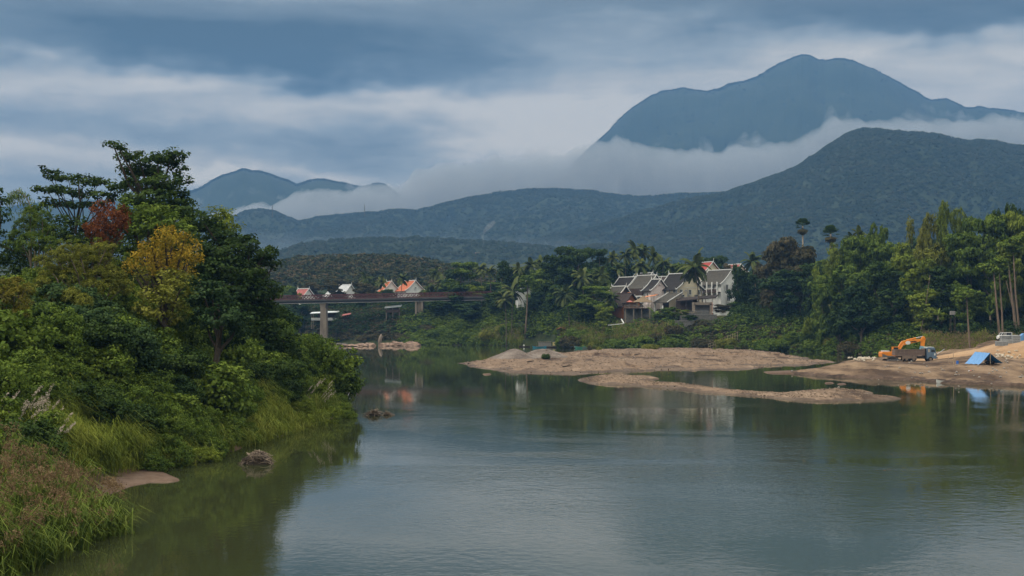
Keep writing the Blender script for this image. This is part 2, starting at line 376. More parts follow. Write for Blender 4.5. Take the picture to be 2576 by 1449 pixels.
tag(patch('gravel_bar', BAR, hbar, .5, .8, [M_sand, M_wet2, M_heap], jag=3.2, matfun=lambda x, y, z: np.where((np.hypot((x - c1.x - 1.5) / 10, (y - c1.y) / 14) < 1) & (z > .85), 2, (z + .25 * fbm(x / 4, y / 7, 4, 9) < .22).astype(int))), 'long low gravel bar in mid river with two heaps', 'gravel bar', kind='structure')
B2 = poly_d([(1450, 955), (1490, 948), (1530, 946), (1600, 947), (1640, 950), (1655, 954), (1600, 959), (1660, 963), (1740, 968), (1770, 973), (1810, 981), (1900, 987), (1960, 990), (2030, 985), (2100, 980), (2180, 985), (2200, 989), (2190, 994), (2265, 1003), (2200, 1006), (2100, 1010), (2050, 1009), (2000, 1007), (1850, 994), (1760, 986), (1700, 979), (1600, 971), (1500, 966), (1455, 959)])
def hb2(X, Y, s): return .10 + .42 * (1 - np.exp(-s / 2.2)) * (1 + .7 * fbm(X / 3, Y / 5, 4, 31)) + .10 * fbm(X / 1.2, Y / 2, 3, 32)
tag(patch('rock_spit', B2, hb2, .3, .5, [M_sand, M_wet2], jag=1.5, matfun=lambda x, y, z: (z + .2 * fbm(x / 2, y / 4, 4, 9) < .2).astype(int)), 'narrow stony spit in front of the gravel bar', 'gravel bar', kind='structure')
for i, q in enumerate([[(1590, 955), (1625, 952), (1640, 956), (1600, 959)], [(2105, 966), (2125, 964), (2130, 967), (2110, 969)], [(2075, 963), (2095, 962), (2098, 965), (2078, 966)], [(1215, 941), (1232, 940), (1236, 943), (1218, 944)], [(1920, 936), (1990, 933), (2040, 936), (2000, 941), (1930, 940)]]):
    P = np.array(poly_d(q)); 
    tag(patch('mud_islet', P, lambda X, Y, s: .08 + .12 * np.tanh(s), .35, .5, M_mud, margin=1, jag=.3), 'low bare mud islet showing above the water', 'islet', kind='structure')
SP = poly_d([(1985, 939), (2060, 947), (2150, 951), (2300, 959), (2400, 966), (2576, 972), (2750, 985), (2900, 990)]) + [(130, 330), (112, 345)] + poly_d([(2420, 888), (2300, 899), (2240, 904), (2170, 908), (2120, 914), (2085, 925), (2030, 934)])
def spit_target(X, Y):
    px = 512 + X / Y * F
    t = .95 + np.clip((px - 925) / 99, 0, 1.6) ** .9 * np.clip((Y - 205) / 95, 0, 1.3) * 3.5
    t = t + gauss(px, Y, 985, 226, 30, 14, .5)
    t = t + gauss(px, Y, 850, 262, 12, 14, .35)
    t = t + np.clip((px - 980) / 18, 0, 1) * np.clip((Y - 270) / 13, 0, 1) * np.clip((313 - Y) / 9, 0, 1) * .5
    return t
def hspit(X, Y, s):
    t = spit_target(X, Y); px = 512 + X / Y * F
    rough = np.where(road_mask(px, Y), .05, np.where((px > 866) & (px < 948) & (Y > 255) & (Y < 298), .12, 1.25))
    return np.minimum(.25 + s * (.13 + .35 * np.clip((px - 975) / 18, 0, 1) * np.clip((Y - 266) / 8, 0, 1)), t) + fbm(X / 4, Y / 6, 4, 41) * .5 * rough * np.clip(s / 4, .1, 1) + fbm(X / 1.2, Y / 1.2, 3, 42) * .12 * rough
def road_mask(px, Y):
    lo = np.interp(px, [900, 1024, 1150], [283, 262, 258]); hi = np.interp(px, [900, 1024, 1150], [297, 305, 312])
    return (px > 905) & (Y > lo) & (Y < hi)
def spit_mat(x, y, z):
    px = 512 + x / y * F
    return np.where(road_mask(px, y), 1, np.where(z + .25 * fbm(x / 3, y / 4, 3, 9) < .42, 2, 0))
tag(patch('construction_spit', SP, hspit, .55, .8, [M_dirt, M_road, M_wet], matfun=spit_mat), 'raw earth spit with a pale dirt track rising away', 'earth bank', kind='structure')
def hs(x, y):
    X = np.array([x]); Y = np.array([y])
    return float(hspit(X, Y, np.maximum(sdf(np.array(SP), X, Y), 0))[0])
MS = poly_d([(170, 1262), (215, 1225), (235, 1185), (290, 1176), (340, 1178), (380, 1180), (410, 1189), (445, 1205), (447, 1210), (420, 1214), (380, 1213), (330, 1222), (280, 1240), (240, 1255)])
tag(patch('mud_bank', MS, lambda X, Y, s: .05 + .16 * np.tanh(s / 1.2) + .02 * fbm(X, Y, 3, 5), .15, .2, M_mud, margin=1, jag=.25), 'small wet mud tongue below the grass', 'mud bank', kind='structure')
# rock slabs under the bridge
RK = [(322 + i * 0, 0) for i in range(0)]
def boulder(loc, r, seed, mat, name='boulder', flat=.45, sub=3):
    import bmesh
    bm = bmesh.new(); bmesh.ops.create_icosphere(bm, subdivisions=sub, radius=1)
    co = np.array([v.co[:] for v in bm.verts])
    k = 1 + .6 * np.abs(fbm(co[:, 0] * 1.9 + seed, co[:, 1] * 1.7 + co[:, 2] * 2.3, 5, seed)) - .15
    for v, kk in zip(bm.verts, k): v.co = Vector((v.co.x * r[0] * kk, v.co.y * r[1] * kk, v.co.z * r[2] * kk))
    me = bpy.data.meshes.new(name); bm.to_mesh(me); bm.free(); me.materials.append(mat)
    me.polygons.foreach_set('use_smooth', np.ones(len(me.polygons), dtype=bool))
    o = bpy.data.objects.new(name, me); COL.objects.link(o); o.location = loc; return o
rk = [(319, 346.5, 5, 'pinkish rock slab at the foot of the tall pier'), (330, 346.3, 6, 'broken low rock slab just past the tall pier'), (340, 346.2, 6, 'dark cracked slab between the tall pier and the middle of the shore'), (351, 346.3, 7, 'long flat rock slab in the middle of the rocky shore'),
      (361, 346.2, 5, 'small rock slab right of the long flat one'), (370, 346, 5, 'low rock slab left of the upright pale stone'), (387, 345.9, 7, 'smooth pale rock mound right of the upright stone'), (399, 345.6, 7, 'higher rock mound behind the smooth pale one'), (411, 346.1, 7, 'pale rounded slab at the edge of the green bushes'), (405, 344.6, 6, 'dark grey sloping rock above the pale rounded slab')]
for i, (x, y, r, lb) in enumerate(rk):
    p = G(x, y)
    o = boulder((p.x, p.y, .0), (r * .5, 3.2, (.7 + .5 * (i > 5) + .25 * (i % 3)) ), 50 + i * 3, M_rock if 'dark' not in lb else M_concd0, sub=4); o.rotation_euler = (0, R(-4 + 3 * (i % 4)), R(10 * (i % 5))); tag(o, lb, 'rock', 'rock slabs at the far waterline')
p = G(379.5, 345.5); o = boulder((p.x, p.y + 3, 2.2), (.7, .5, 1.9), 77, paint('pale stone', (.22, .17, .13), .9)); o.rotation_euler = (0, .25, 0)
tag(o, 'tall pale upright stone standing between the rock slabs under the bridge', 'rock', )

# ------------------------------------------------------------------ hills
def ico(sub):
    import bmesh
    bm = bmesh.new(); bmesh.ops.create_icosphere(bm, subdivisions=sub, radius=1)
    v = np.array([q.co[:] for q in bm.verts]); f = np.array([[q.index for q in t.verts] for t in bm.faces]); bm.free(); return v, f
I1 = ico(1); I2 = ico(2)
def blob_forest(name, pts, rad, mat, base=I1, seed=0, tall=1.0, parent=None):
    g = np.random.default_rng(seed); bv, bf = base; n = len(pts); k = len(bv)
    r = rad[:, None, None] * np.array([1, 1, tall])[None, None, :] * g.uniform(.85, 1.15, (n, 1, 3))
    j = g.uniform(.7, 1.25, (n, k, 1))
    v = (bv[None] * j * r + pts[:, None, :]).reshape(-1, 3)
    f = (bf[None] + (np.arange(n) * k)[:, None, None]).reshape(-1, 3)
    t = np.repeat(g.uniform(0, 1, n), k)
    return mesh_np(name, v, f, mat, tint=t, parent=parent)
def tuft_forest(name, P, rad, mat, seed):
    g = np.random.default_rng(seed); n = len(P); m = 15
    o = g.normal(size=(n, m, 3)); o /= np.linalg.norm(o, axis=-1, keepdims=True); o[..., 2] = np.abs(o[..., 2]) * .9
    c = P[:, None, :] + o * rad[:, None, None] * g.uniform(.45, 1.0, (n, m, 1))
    nn = o * .45 + np.array([0, -.3, .6]) + g.normal(size=(n, m, 3)) * .22; nn /= np.linalg.norm(nn, axis=-1, keepdims=True)
    r = g.normal(size=(n, m, 3)); t = r - nn * (r * nn).sum(-1, keepdims=True); t /= np.linalg.norm(t, axis=-1, keepdims=True); b = np.cross(nn, t)
    l = rad[:, None, None] * g.uniform(.3, .65, (n, m, 1)); 
    v = np.stack([c - t * l, c + b * l * .8, c + t * l, c - b * l * .8], 2).reshape(-1, 3)
    ti = np.clip(np.repeat(g.uniform(.05, .95, n), m) + g.normal(0, .08, n * m) + fbm(P[:, 0] / 60, P[:, 1] / 60, 3, seed).repeat(m) * .5, 0, 1)
    return mesh_np(name, v, np.arange(len(v)).reshape(-1, 4), mat, tint=np.repeat(ti, 4))
def hill(name, label, outline, dist, front, back, mat, rough, tree=None, dpx=1.2, drow=18, seed=0, x0=-130, x1=1170, slope=1.25, fmat=None, rid=1.0, tall=1.0, ncap=None):
    ox = [p[0] / 2.5156 for p in outline]; oy = [p[1] / 2.5156 for p in outline]
    def H(X, Y):
        px = 512 + X / Y * F
        e = np.interp(px, ox, oy); e = e + fbm(px / 9, px * 0, 4, seed) * rid
        zr = CAMZ + (322 - e) / F * dist
        t = np.clip((dist - Y) / front, 0, 1); b = np.clip((Y - dist) / back, 0, 1)
        sh = np.where(Y < dist, 1 - t ** slope, 1 - b ** 1.5)
        z = zr * sh - 3 * t
        er = fbm(X / (dist * .05), Y / (dist * .07), 5, seed + 3)
        return z + er * rough * np.clip(t * 6, 0, 1) * (1 - t) - np.abs(er) * rough * .5 * np.clip(t * 3, 0, 1)
    pxs = np.arange(x0, x1, dpx); ds = dist + np.concatenate([-np.geomspace(front, 1, drow * 2), np.linspace(0, back, 6)[1:] * 1.0]) * 1.0
    ds = np.sort(np.concatenate([dist - np.linspace(0, front, drow * 3), dist + np.linspace(0, back, 8)[1:]]))
    P, Y = np.meshgrid(pxs, ds); X = (P - 512) / F * Y; Z = H(X, Y)
    o = mesh_np(name, np.stack([X, Y, Z], -1).reshape(-1, 3), grid_faces(len(pxs), len(ds)), mat, smooth=True)
    tag(o, label, 'hill', kind='structure')
    if tree:
        n, r0, r1, ridge, lab = tree
        g = np.random.default_rng(seed + 5)
        a = g.uniform(x0, x1, n); a = a[(a > 180) | (a < 60)]; y = dist - front * .75 * g.uniform(0, 1, len(a)) ** 1.25
        m = int(ridge); y[:m] = dist - np.abs(g.normal(0, 1, min(m, len(a)))) * front * .02
        X = (a - 512) / F * y; Z = H(X, y); rad = g.uniform(r0, r1, len(a)) * .85
        keep = Z > 4; X, y, Z, rad = X[keep], y[keep], Z[keep], rad[keep]
        f = tuft_forest(name + '_forest', np.stack([X, y, Z + rad * .35], -1), rad, fmat, seed + 6)
        tag(f, lab, 'forest', kind='stuff')
    return H
M_farm = leaf_mat('far forest', (.020, .031, .015), (.025, .037, .018), (.031, .043, .022), .0)
M_farm2 = leaf_mat('mixed forest', (.020, .032, .015), (.029, .042, .020), (.046, .051, .027), .0)
M_hillg = earth('forested slope', [(.020, .030, .015), (.026, .038, .019), (.034, .046, .023)], .004, .03, .08, 2)
hill('distant_mountain', 'massive blue double peaked mountain above the mist', [(900, 800), (1250, 640), (1380, 470), (1440, 415), (1478, 378), (1500, 362), (1530, 335), (1560, 302), (1600, 268), (1640, 240), (1660, 233), (1700, 226), (1725, 224), (1750, 229), (1775, 230), (1810, 222), (1840, 212), (1880, 201), (1905, 195), (1930, 178), (1960, 162), (1990, 150), (2020, 138), (2040, 143), (2062, 152), (2080, 154), (2100, 148), (2125, 148), (2150, 156), (2200, 175), (2250, 202), (2300, 228), (2345, 253), (2365, 253), (2385, 251), (2405, 258), (2430, 271), (2480, 272), (2530, 278), (2576, 284), (2700, 300), (3000, 380)],
     6800, 2400, 800, M_hillg, 110, (5600, 5, 9, 5000, 'forest canopy covering the blue mountain'), seed=1, x0=330, fmat=M_farm, dpx=1.0, rid=1.3)
hill('small_mountain', 'low blue mountain with jagged trees on its crest left of the mist', [(-400, 560), (-100, 520), (0, 525), (100, 512), (200, 500), (300, 505), (400, 500), (470, 485), (495, 478), (530, 458), (555, 446), (575, 441), (610, 427), (630, 431), (650, 433), (680, 440), (700, 450), (725, 456), (742, 466), (760, 463), (775, 457), (800, 454), (830, 456), (870, 464), (890, 470), (910, 474), (940, 467), (965, 466), (985, 480), (1010, 500), (1100, 560), (1200, 640)],
     5800, 1600, 600, M_hillg, 70, (4000, 5, 9, 3500, 'forest canopy covering the small blue mountain'), seed=20, x1=480, fmat=M_farm, dpx=1.0, rid=1.0)
hill('middle_hills', 'long misty forested ridge across the middle distance', [(-400, 600), (200, 590), (500, 560), (590, 547), (615, 535), (640, 531), (665, 531), (690, 534), (720, 547), (750, 560), (775, 556), (800, 549), (850, 543), (880, 540), (950, 536), (1000, 528), (1050, 533), (1080, 528), (1110, 518), (1150, 506), (1200, 495), (1260, 484), (1330, 477), (1400, 476), (1440, 479), (1480, 480), (1520, 487), (1560, 493), (1620, 497), (1660, 492), (1700, 489), (1760, 488), (1800, 486), (1900, 490), (2000, 520), (2300, 560), (3000, 600)],
     3900, 1400, 500, M_hillg, 60, (26000, 3.4, 6.4, 2200, 'forest canopy covering the long middle ridge'), seed=40, x1=950, fmat=M_farm2, dpx=1.3, rid=.8)
hill('near_hill', 'big rounded forested hill on the right', [(1000, 700), (1300, 620), (1500, 570), (1700, 520), (1780, 500), (1830, 487), (1900, 463), (1960, 441), (2000, 426), (2025, 412), (2050, 396), (2080, 372), (2105, 358), (2130, 341), (2155, 328), (2180, 324), (2210, 326), (2240, 331), (2300, 333), (2350, 337), (2400, 348), (2430, 356), (2460, 354), (2500, 355), (2540, 363), (2576, 369), (2700, 400), (3000, 460)],
     3000, 1200, 450, M_hillg, 55, (30000, 2.8, 5.6, 1700, 'forest canopy covering the big right hill'), seed=60, x0=430, fmat=M_farm2, dpx=1.3, rid=.8)
hill('low_hills', 'dark low wooded hills behind the town', [(-400, 640), (500, 650), (680, 642), (720, 630), (760, 616), (800, 612), (850, 605), (900, 606), (950, 602), (1000, 604), (1050, 600), (1100, 603), (1150, 607), (1200, 610), (1250, 614), (1320, 618), (1400, 628), (1450, 626), (1500, 618), (1560, 622), (1640, 632), (1800, 645), (2100, 660), (2600, 660), (3000, 660)],
     2200, 600, 250, M_hillg, 14, (10000, 3, 5.6, 900, 'tree canopy covering the low hills behind the town'), seed=80, fmat=M_farm2, dpx=1.6, rid=1.0)
vg = MB().add([(-6400, 870, -2), (6400, 870, -2), (6400, 7700, -2), (-6400, 7700, -2)], [(0, 1, 2, 3)]).build('valley_ground', M_hillg)
tag(vg, 'flat valley floor reaching back to the mountains', 'ground', kind='structure')
vb = MB().add([(-1500, -150, -3), (1500, -150, -3), (1500, 900, -3), (-1500, 900, -3)], [(0, 1, 2, 3)]).build('river_bed', M_soil)
tag(vb, 'dark muddy river bed under the water', 'ground', kind='structure')
# ------------------------------------------------------------------ air
def vol(name, col, dens, aniso=0.0):
    m, nt, N, L = new_mat(name)
    p = N.new('ShaderNodeVolumePrincipled'); p.inputs['Color'].default_value = (*col, 1); p.inputs['Density'].default_value = dens
    p.inputs['Anisotropy'].default_value = aniso
    o = N.new('ShaderNodeOutputMaterial'); L.new(p.outputs[0], o.inputs['Volume']); return m
hz = MB().box((0, 3850, 643), (13000, 8100, 1293)).build('haze', vol('air', (.155, .335, .645), .000155))
tag(hz, 'thin bluish air between the river and the mountains', 'haze', kind='stuff')
def vol_torn(name, col, dens, scale, lo, hi, stretch=(1, 1, 1)):
    m, nt, N, L = new_mat(name)
    f = noise_n(nt, scale, 5, .6, stretch, dist=.6)
    r = N.new('ShaderNodeMapRange'); L.new(f, r.inputs[0]); r.inputs[1].default_value = lo; r.inputs[2].default_value = hi; r.inputs[3].default_value = 0; r.inputs[4].default_value = dens
    p = N.new('ShaderNodeVolumePrincipled'); p.inputs['Color'].default_value = (*col, 1); L.new(r.outputs[0], p.inputs['Density'])
    o = N.new('ShaderNodeOutputMaterial'); L.new(p.outputs[0], o.inputs['Volume']); m.cycles.homogeneous_volume = False; return m
def mist(name, label, top, dist, half, base_z, dens, col, seed, amp, vm=None, nx=420, x0=-150, x1=1150, ring=22, cut=.6):
    """a long bank of low cloud: lens-shaped cross-section, ragged crest"""
    ox = [p[0] / 2.5156 for p in top]; oy = [p[1] / 2.5156 for p in top]
    px = np.linspace(x0, x1, nx); e = np.interp(px, ox, oy)
    zt = CAMZ + (322 - e) / F * dist
    u = np.linspace(0, 1, ring)                       # 0 bottom .. 1 crest, front side then back side
    V = []
    for side in (-1, 1):
        for q in (u if side < 0 else u[::-1][1:-1]):
            wd = (1 - q ** 2.0) ** cut * half * (.25 + .75 * min(1, q * 4))
            nz = fbm(px / 16 + side * 5, px * 0 + q * 3, 5, seed) * amp
            wz = fbm(px / 7 + 9, px * 0 + q * 6 + side, 5, seed + 2)
            z = base_z + (zt + nz * q - base_z) * q
            y = dist + side * wd * (1 + .15 * wz)
            X = (px - 512) / F * dist
            V.append(np.stack([X, y, z], -1))
    V = np.stack(V, 0); k = V.shape[0]; i = np.arange(k * nx).reshape(k, nx)
    f = np.stack([i[:, :-1], np.roll(i, -1, 0)[:, :-1], np.roll(i, -1, 0)[:, 1:], i[:, 1:]], -1).reshape(-1, 4)
    mb_v = V.reshape(-1, 3)
    o = mesh_np(name, mb_v, f, vm or vol(name + ' vapour', col, dens), smooth=False)
    import bmesh
    bm = bmesh.new(); bm.from_mesh(o.data); bmesh.ops.holes_fill(bm, edges=bm.edges, sides=0); bmesh.ops.recalc_face_normals(bm, faces=bm.faces); bm.to_mesh(o.data); bm.free()
    return tag(o, label, 'mist', kind='stuff')
mist('mist_bank', 'thick white mist bank lying across the foot of the big mountain', [(-400, 640), (300, 600), (480, 545), (560, 525), (600, 518), (680, 502), (730, 482), (800, 480), (850, 476), (900, 475), (1000, 462), (1040, 436), (1075, 415), (1100, 402), (1150, 405), (1250, 392), (1350, 392), (1430, 378), (1500, 357), (1560, 347), (1600, 358), (1640, 370), (1700, 371), (1760, 368), (1850, 364), (1960, 354), (2000, 340), (2040, 322), (2090, 299), (2160, 292), (2220, 296), (2290, 302), (2350, 303), (2420, 292), (2500, 288), (2576, 300), (2800, 310), (3200, 320)],
     5000, 420, -20, .0075, (.86, .90, .94), 5, 30)
mist('mist_wisps', 'thin ragged wisps of mist rising above the mist bank', [(-400, 640), (300, 560), (480, 500), (530, 490), (560, 478), (600, 500), (700, 490), (800, 470), (900, 460), (1000, 450), (1060, 415), (1100, 385), (1125, 378), (1150, 395), (1240, 385), (1340, 375), (1430, 368), (1530, 352), (1640, 366), (1760, 366), (1960, 350), (2060, 300), (2140, 284), (2260, 292), (2350, 292), (2400, 268), (2460, 270), (2520, 275), (2576, 278), (2800, 290), (3200, 300)],
     5400, 200, -20, .0036, (.86, .90, .94), 15, 110, vm=vol_torn('torn vapour', (.86, .90, .94), .012, .0042, .46, .62, (1, .5, 1.5)), cut=.8)

mist('valley_mist', 'thin bluish mist lying low in the valley below the middle ridge', [(-400, 600), (400, 590), (600, 572), (800, 580), (1100, 585), (1350, 590), (1500, 600), (1750, 640), (2100, 690), (3200, 740)],
     2720, 330, -20, .0011, (.62, .78, .96), 25, 12, cut=1.1)
# ------------------------------------------------------------------ leaves
def unit(v): return v / (np.linalg.norm(v, axis=-1, keepdims=True) + 1e-9)
def leaf_quads(g, c, n, ln, wd, hang=0.0):
    """diamond leaves at c facing n"""
    N_ = len(c); r = g.normal(size=(N_, 3))
    if hang: r = r * (1 - hang) + np.array([0, 0, -1.5]) * hang
    t = unit(r - n * (r * n).sum(-1, keepdims=True)); b = np.cross(n, t)
    l = (ln * g.uniform(.65, 1.3, (N_, 1))); w_ = wd * g.uniform(.7, 1.2, (N_, 1))
    tip = c + t * l * .5 - np.array([0, 0, 1]) * l * .12
    v = np.stack([c - t * l * .5, c + b * w_ * .5, tip, c - b * w_ * .5], 1).reshape(-1, 3)
    return v
def quads_of(v): return np.arange(len(v)).reshape(-1, 4)
def clumps(g, c, out, k, r, flat, ln, wd, up=.7, hang=0.0, rand=.45, tj=.28):
    """k leaves in each small clump round c"""
    N_ = len(c); rr = r * g.uniform(.6, 1.3, N_)
    o = unit(g.normal(size=(N_, k, 3))) * g.uniform(.25, 1, (N_, k, 1)) ** .6
    P = c[:, None, :] + o * rr[:, None, None] * np.array([1, 1, flat])
    n = unit(np.array([0, 0, up]) + out[:, None, :] * .5 + o * .55 + g.normal(size=(N_, k, 3)) * rand)
    t = g.uniform(.2, .8, (N_, 1)) + g.normal(0, .10, (N_, k)) + tj * .6 * o[..., 2]
    P = P.reshape(-1, 3); n = n.reshape(-1, 3)
    v = leaf_quads(g, P, n, ln, wd, hang)
    return v, np.repeat(np.clip(t.ravel(), 0, 1), 4)
def on_lobes(g, lobes, spacing, shell=(.78, 1.02), inner=.12, dome=False):
    C = []; O = []
    lb = np.array(lobes, float)
    for i, (x, y, z, a, b, c) in enumerate(lb):
        area = 4 * math.pi * ((a * b) ** 1.6 / 3 + (a * c) ** 1.6 / 3 + (b * c) ** 1.6 / 3) ** (1 / 1.6)
        n = max(3, int(area / spacing ** 2))
        d = unit(g.normal(size=(n, 3))); rad = g.uniform(*shell, (n, 1)); q = g.uniform(0, 1, (n, 1)) < inner
        rad = np.where(q, g.uniform(.3, .8, (n, 1)), rad)
        if dome: d[:, 2] = np.where(d[:, 2] < -.5, -d[:, 2], d[:, 2])
        p = np.array([x, y, z]) + d * rad * np.array([a, b, c])
        keep = np.ones(n, bool)
        for j, (X, Y, Z, A_, B_, C_) in enumerate(lb):
            if j != i: keep &= (((p - np.array([X, Y, Z])) / np.array([A_, B_, C_])) ** 2).sum(-1) > .45
        C.append(p[keep]); O.append(unit(d / np.array([a, b, c]))[keep])
    return np.concatenate(C), np.concatenate(O)
def crown_mesh(g, lobes, spacing, k, r, flat, ln, wd, **kw):
    sh = kw.pop('shell', (.78, 1.02)); inn = kw.pop('inner', .12)
    c, o = on_lobes(g, lobes, spacing, sh, inn, kw.pop('dome', False))
    return clumps(g, c, o, k, r, flat, ln, wd, **kw)

LM = dict(
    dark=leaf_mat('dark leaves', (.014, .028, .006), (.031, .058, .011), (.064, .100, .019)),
    deep=leaf_mat('deep green leaves', (.013, .030, .010), (.029, .058, .018), (.062, .100, .031)),
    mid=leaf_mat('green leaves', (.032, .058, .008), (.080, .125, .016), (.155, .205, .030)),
    fresh=leaf_mat('fresh leaves', (.055, .078, .009), (.130, .170, .018), (.21, .25, .034)),
    bamboo=leaf_mat('bamboo leaves', (.060, .072, .011), (.155, .165, .022), (.24, .235, .045)),
    yellow=leaf_mat('yellowing leaves', (.07, .075, .010), (.22, .165, .016), (.36, .235, .022)),
    red=leaf_mat('rusty leaves', (.060, .020, .008), (.13, .040, .013), (.20, .072, .024)),
    brown=leaf_mat('brownish leaves', (.030, .032, .014), (.066, .060, .026), (.115, .092, .048)),
    palm=leaf_mat('palm fronds', (.030, .045, .012), (.075, .100, .025), (.16, .165, .05)),
    grass=leaf_mat('long grass', (.065, .090, .013), (.160, .195, .026), (.26, .27, .05), .1),
    reed=leaf_mat('reed leaves', (.025, .045, .008), (.070, .105, .016), (.13, .16, .03), .1),
    rust=leaf_mat('rusty seed heads', (.09, .055, .028), (.17, .11, .058), (.25, .175, .10), .1),
    drygrass=leaf_mat('dry grass', (.12, .085, .045), (.21, .15, .08), (.29, .21, .12), .1),
    plume=leaf_mat('pale plumes', (.32, .26, .21), (.46, .38, .32), (.58, .50, .44), .1))
M_bark = paint('bark', (.13, .105, .08), .9, .5, 3, .1, stretch=(1, 1, .3))
M_barkp = paint('pale bark', (.25, .21, .165), .9, .4, 2, .1, stretch=(1, 1, .4))
M_barkd = paint('dark bark', (.05, .04, .03), .9, .5, 3, .1)
def limbs(base, lobes, r0, top=None, wob=.03, g=rng, n=6):
    """tapered trunk with a limb into every lobe"""
    mb = MB(); base = Vector(base); L_ = [Vector(q[:3]) for q in lobes]
    cen = sum(L_, Vector()) / len(L_)
    zt = max(q.z for q in L_); zb = min(q.z for q in L_)
    top = Vector(top) if top else Vector((cen.x, cen.y, zb * .35 + zt * .65))
    H_ = top - base; pts = []; rs = []
    for i in range(7):
        t = i / 6; pts.append(base + H_ * t + Vector((g.normal(), g.normal(), 0)) * H_.length * wob * (t * (1 - t) * 2)); rs.append(r0 * (1 - .72 * t))
    mb.tube(pts, rs, n)
    for q in L_:
        t = min(.92, max(.35, (q.z - base.z) / max(H_.z, .1) * .62)); k = t * 6; i = min(5, int(k)); s = pts[i].lerp(pts[i + 1], k - i)
        mid = s.lerp(q, .5) + Vector((0, 0, -.06 * (q - s).length)) + Vector((g.normal(), g.normal(), 0)) * .04 * (q - s).length
        mb.tube([s, mid, q], [r0 * (1 - .72 * t) * .6, r0 * .28, r0 * .1], 5, cap=False)
    return mb
def near_tree(name, label, d, lobes_px, mat, bark=M_barkd, sp=1.0, k=26, cr=.7, flat=.6, ln=.32, wd=.2, trunk_px=None, r0=.35, depth=1.0, seed=0, cat='tree', ground=hl, base_s=0, **kw):
    g = np.random.default_rng(seed + 100)
    L_ = []
    for q in lobes_px:
        px, py, rx, ry = q[:4]; dd = d + (q[4] if len(q) > 4 else g.normal(0, 1.2))
        p = W(px, py, dd); s = dd / F
        L_.append((p.x, p.y, p.z, rx * s, rx * s * depth, ry * s))
    cx = np.mean([l[0] for l in L_]) if trunk_px is None else W(trunk_px, 300, d).x
    base = Vector((cx, d, ground(cx, d) - .3))
    loc = [(l[0] - base.x, l[1] - base.y, l[2] - base.z, l[3], l[4], l[5]) for l in L_]
    root = empty(name, base); tag(root, label, cat)
    v, t = crown_mesh(g, loc, sp, k, cr, flat, ln, wd, **kw)
    mesh_np('crown', v, quads_of(v), mat, root, tint=t)
    limbs((0, 0, 0), loc, r0, g=g).build('trunk', bark, root, smooth=True)
    return root

# ------------------------------------------------------------------ trees of the near left bank
near_tree('silk_cotton_tree', 'tallest dark green tree with tiered branches and one long leaning bough', 133,
    [(113, 144, 5, 3), (119, 149, 6, 3), (127, 155, 9, 4), (139, 157, 9, 5), (158, 158, 14, 5), (172, 155, 13, 5), (133, 170, 15, 6), (152, 168, 15, 6), (178, 168, 10, 6), (142, 183, 20, 7), (165, 182, 18, 7), (182, 180, 8, 6), (150, 198, 26, 8), (175, 197, 16, 8),
     (160, 212, 28, 9), (185, 210, 14, 9), (195, 222, 16, 9), (148, 226, 28, 10)], LM['dark'], sp=.95, k=30, cr=.8, flat=.45, ln=.36, wd=.24, trunk_px=158, r0=.5, seed=1)
near_tree('broadleaf_tree', 'big dark tree with layered boughs reaching over the river beside the bridge', 126,
    [(203, 222, 15, 10), (215, 234, 18, 10), (235, 238, 18, 8), (250, 243, 13, 7), (225, 252, 26, 11), (252, 257, 20, 7), (266, 252, 8, 4), (271, 247, 5, 3), (228, 270, 34, 12), (258, 272, 20, 9), (273, 268, 8, 6), (232, 290, 36, 13), (262, 290, 18, 11), (273, 286, 7, 6), (240, 310, 36, 13), (266, 312, 17, 11), (250, 328, 30, 12), (275, 330, 16, 10), (222, 340, 20, 11), (250, 346, 26, 10), (285, 342, 16, 9)],
    LM['dark'], sp=.95, k=30, cr=.8, flat=.45, ln=.34, wd=.22, trunk_px=232, r0=.5, seed=2)
near_tree('umbrella_tree', 'open flat topped tree with sky showing through its tiers left of the tallest tree', 138,
    [(44, 169, 6, 3), (54, 174, 10, 4), (68, 177, 12, 4), (84, 180, 14, 4), (100, 182, 12, 4), (114, 186, 9, 3), (120, 190, 5, 3), (46, 188, 11, 4), (62, 190, 13, 4), (82, 193, 14, 4), (100, 194, 10, 4), (115, 196, 6, 3), (42, 201, 9, 4), (58, 203, 14, 4), (78, 206, 14, 4), (97, 205, 9, 4), (110, 200, 5, 3), (35, 208, 8, 3)],
    LM['dark'], sp=.95, k=24, cr=.68, flat=.42, ln=.36, wd=.24, trunk_px=77, r0=.22, seed=3, depth=.8)
near_tree('broadleaf_tree', 'dark leafy tree cut off by the left edge of the view', 108, [(-3, 193, 8, 5), (1, 201, 6, 4), (-4, 210, 8, 6), (2, 218, 6, 5), (-10, 225, 12, 8)], LM['deep'], sp=.9, k=22, cr=.6, flat=.5, ln=.34, wd=.22, trunk_px=-14, seed=4)
near_tree('leafy_tree', 'mid green leafy tree behind the yellow flowering one', 122, [(128, 208, 14, 7), (145, 212, 17, 8), (162, 214, 15, 8), (176, 220, 12, 8), (135, 225, 22, 9), (160, 230, 22, 10), (182, 234, 14, 10), (125, 243, 18, 10), (145, 248, 22, 10), (128, 262, 16, 10)], LM['mid'], sp=.9, k=28, cr=.7, flat=.55, ln=.34, wd=.2, seed=5)
near_tree('rusty_tree', 'rusty red brown tree among the green ones', 113, [(104, 209, 10, 6), (116, 211, 9, 6), (123, 218, 7, 7), (110, 221, 15, 8), (98, 226, 12, 8), (94, 232, 9, 6), (108, 235, 13, 7), (118, 230, 8, 6), (104, 243, 8, 4)], LM['red'], sp=.62, k=26, cr=.5, flat=.8, ln=.24, wd=.13, seed=6, up=.3, rand=.8)
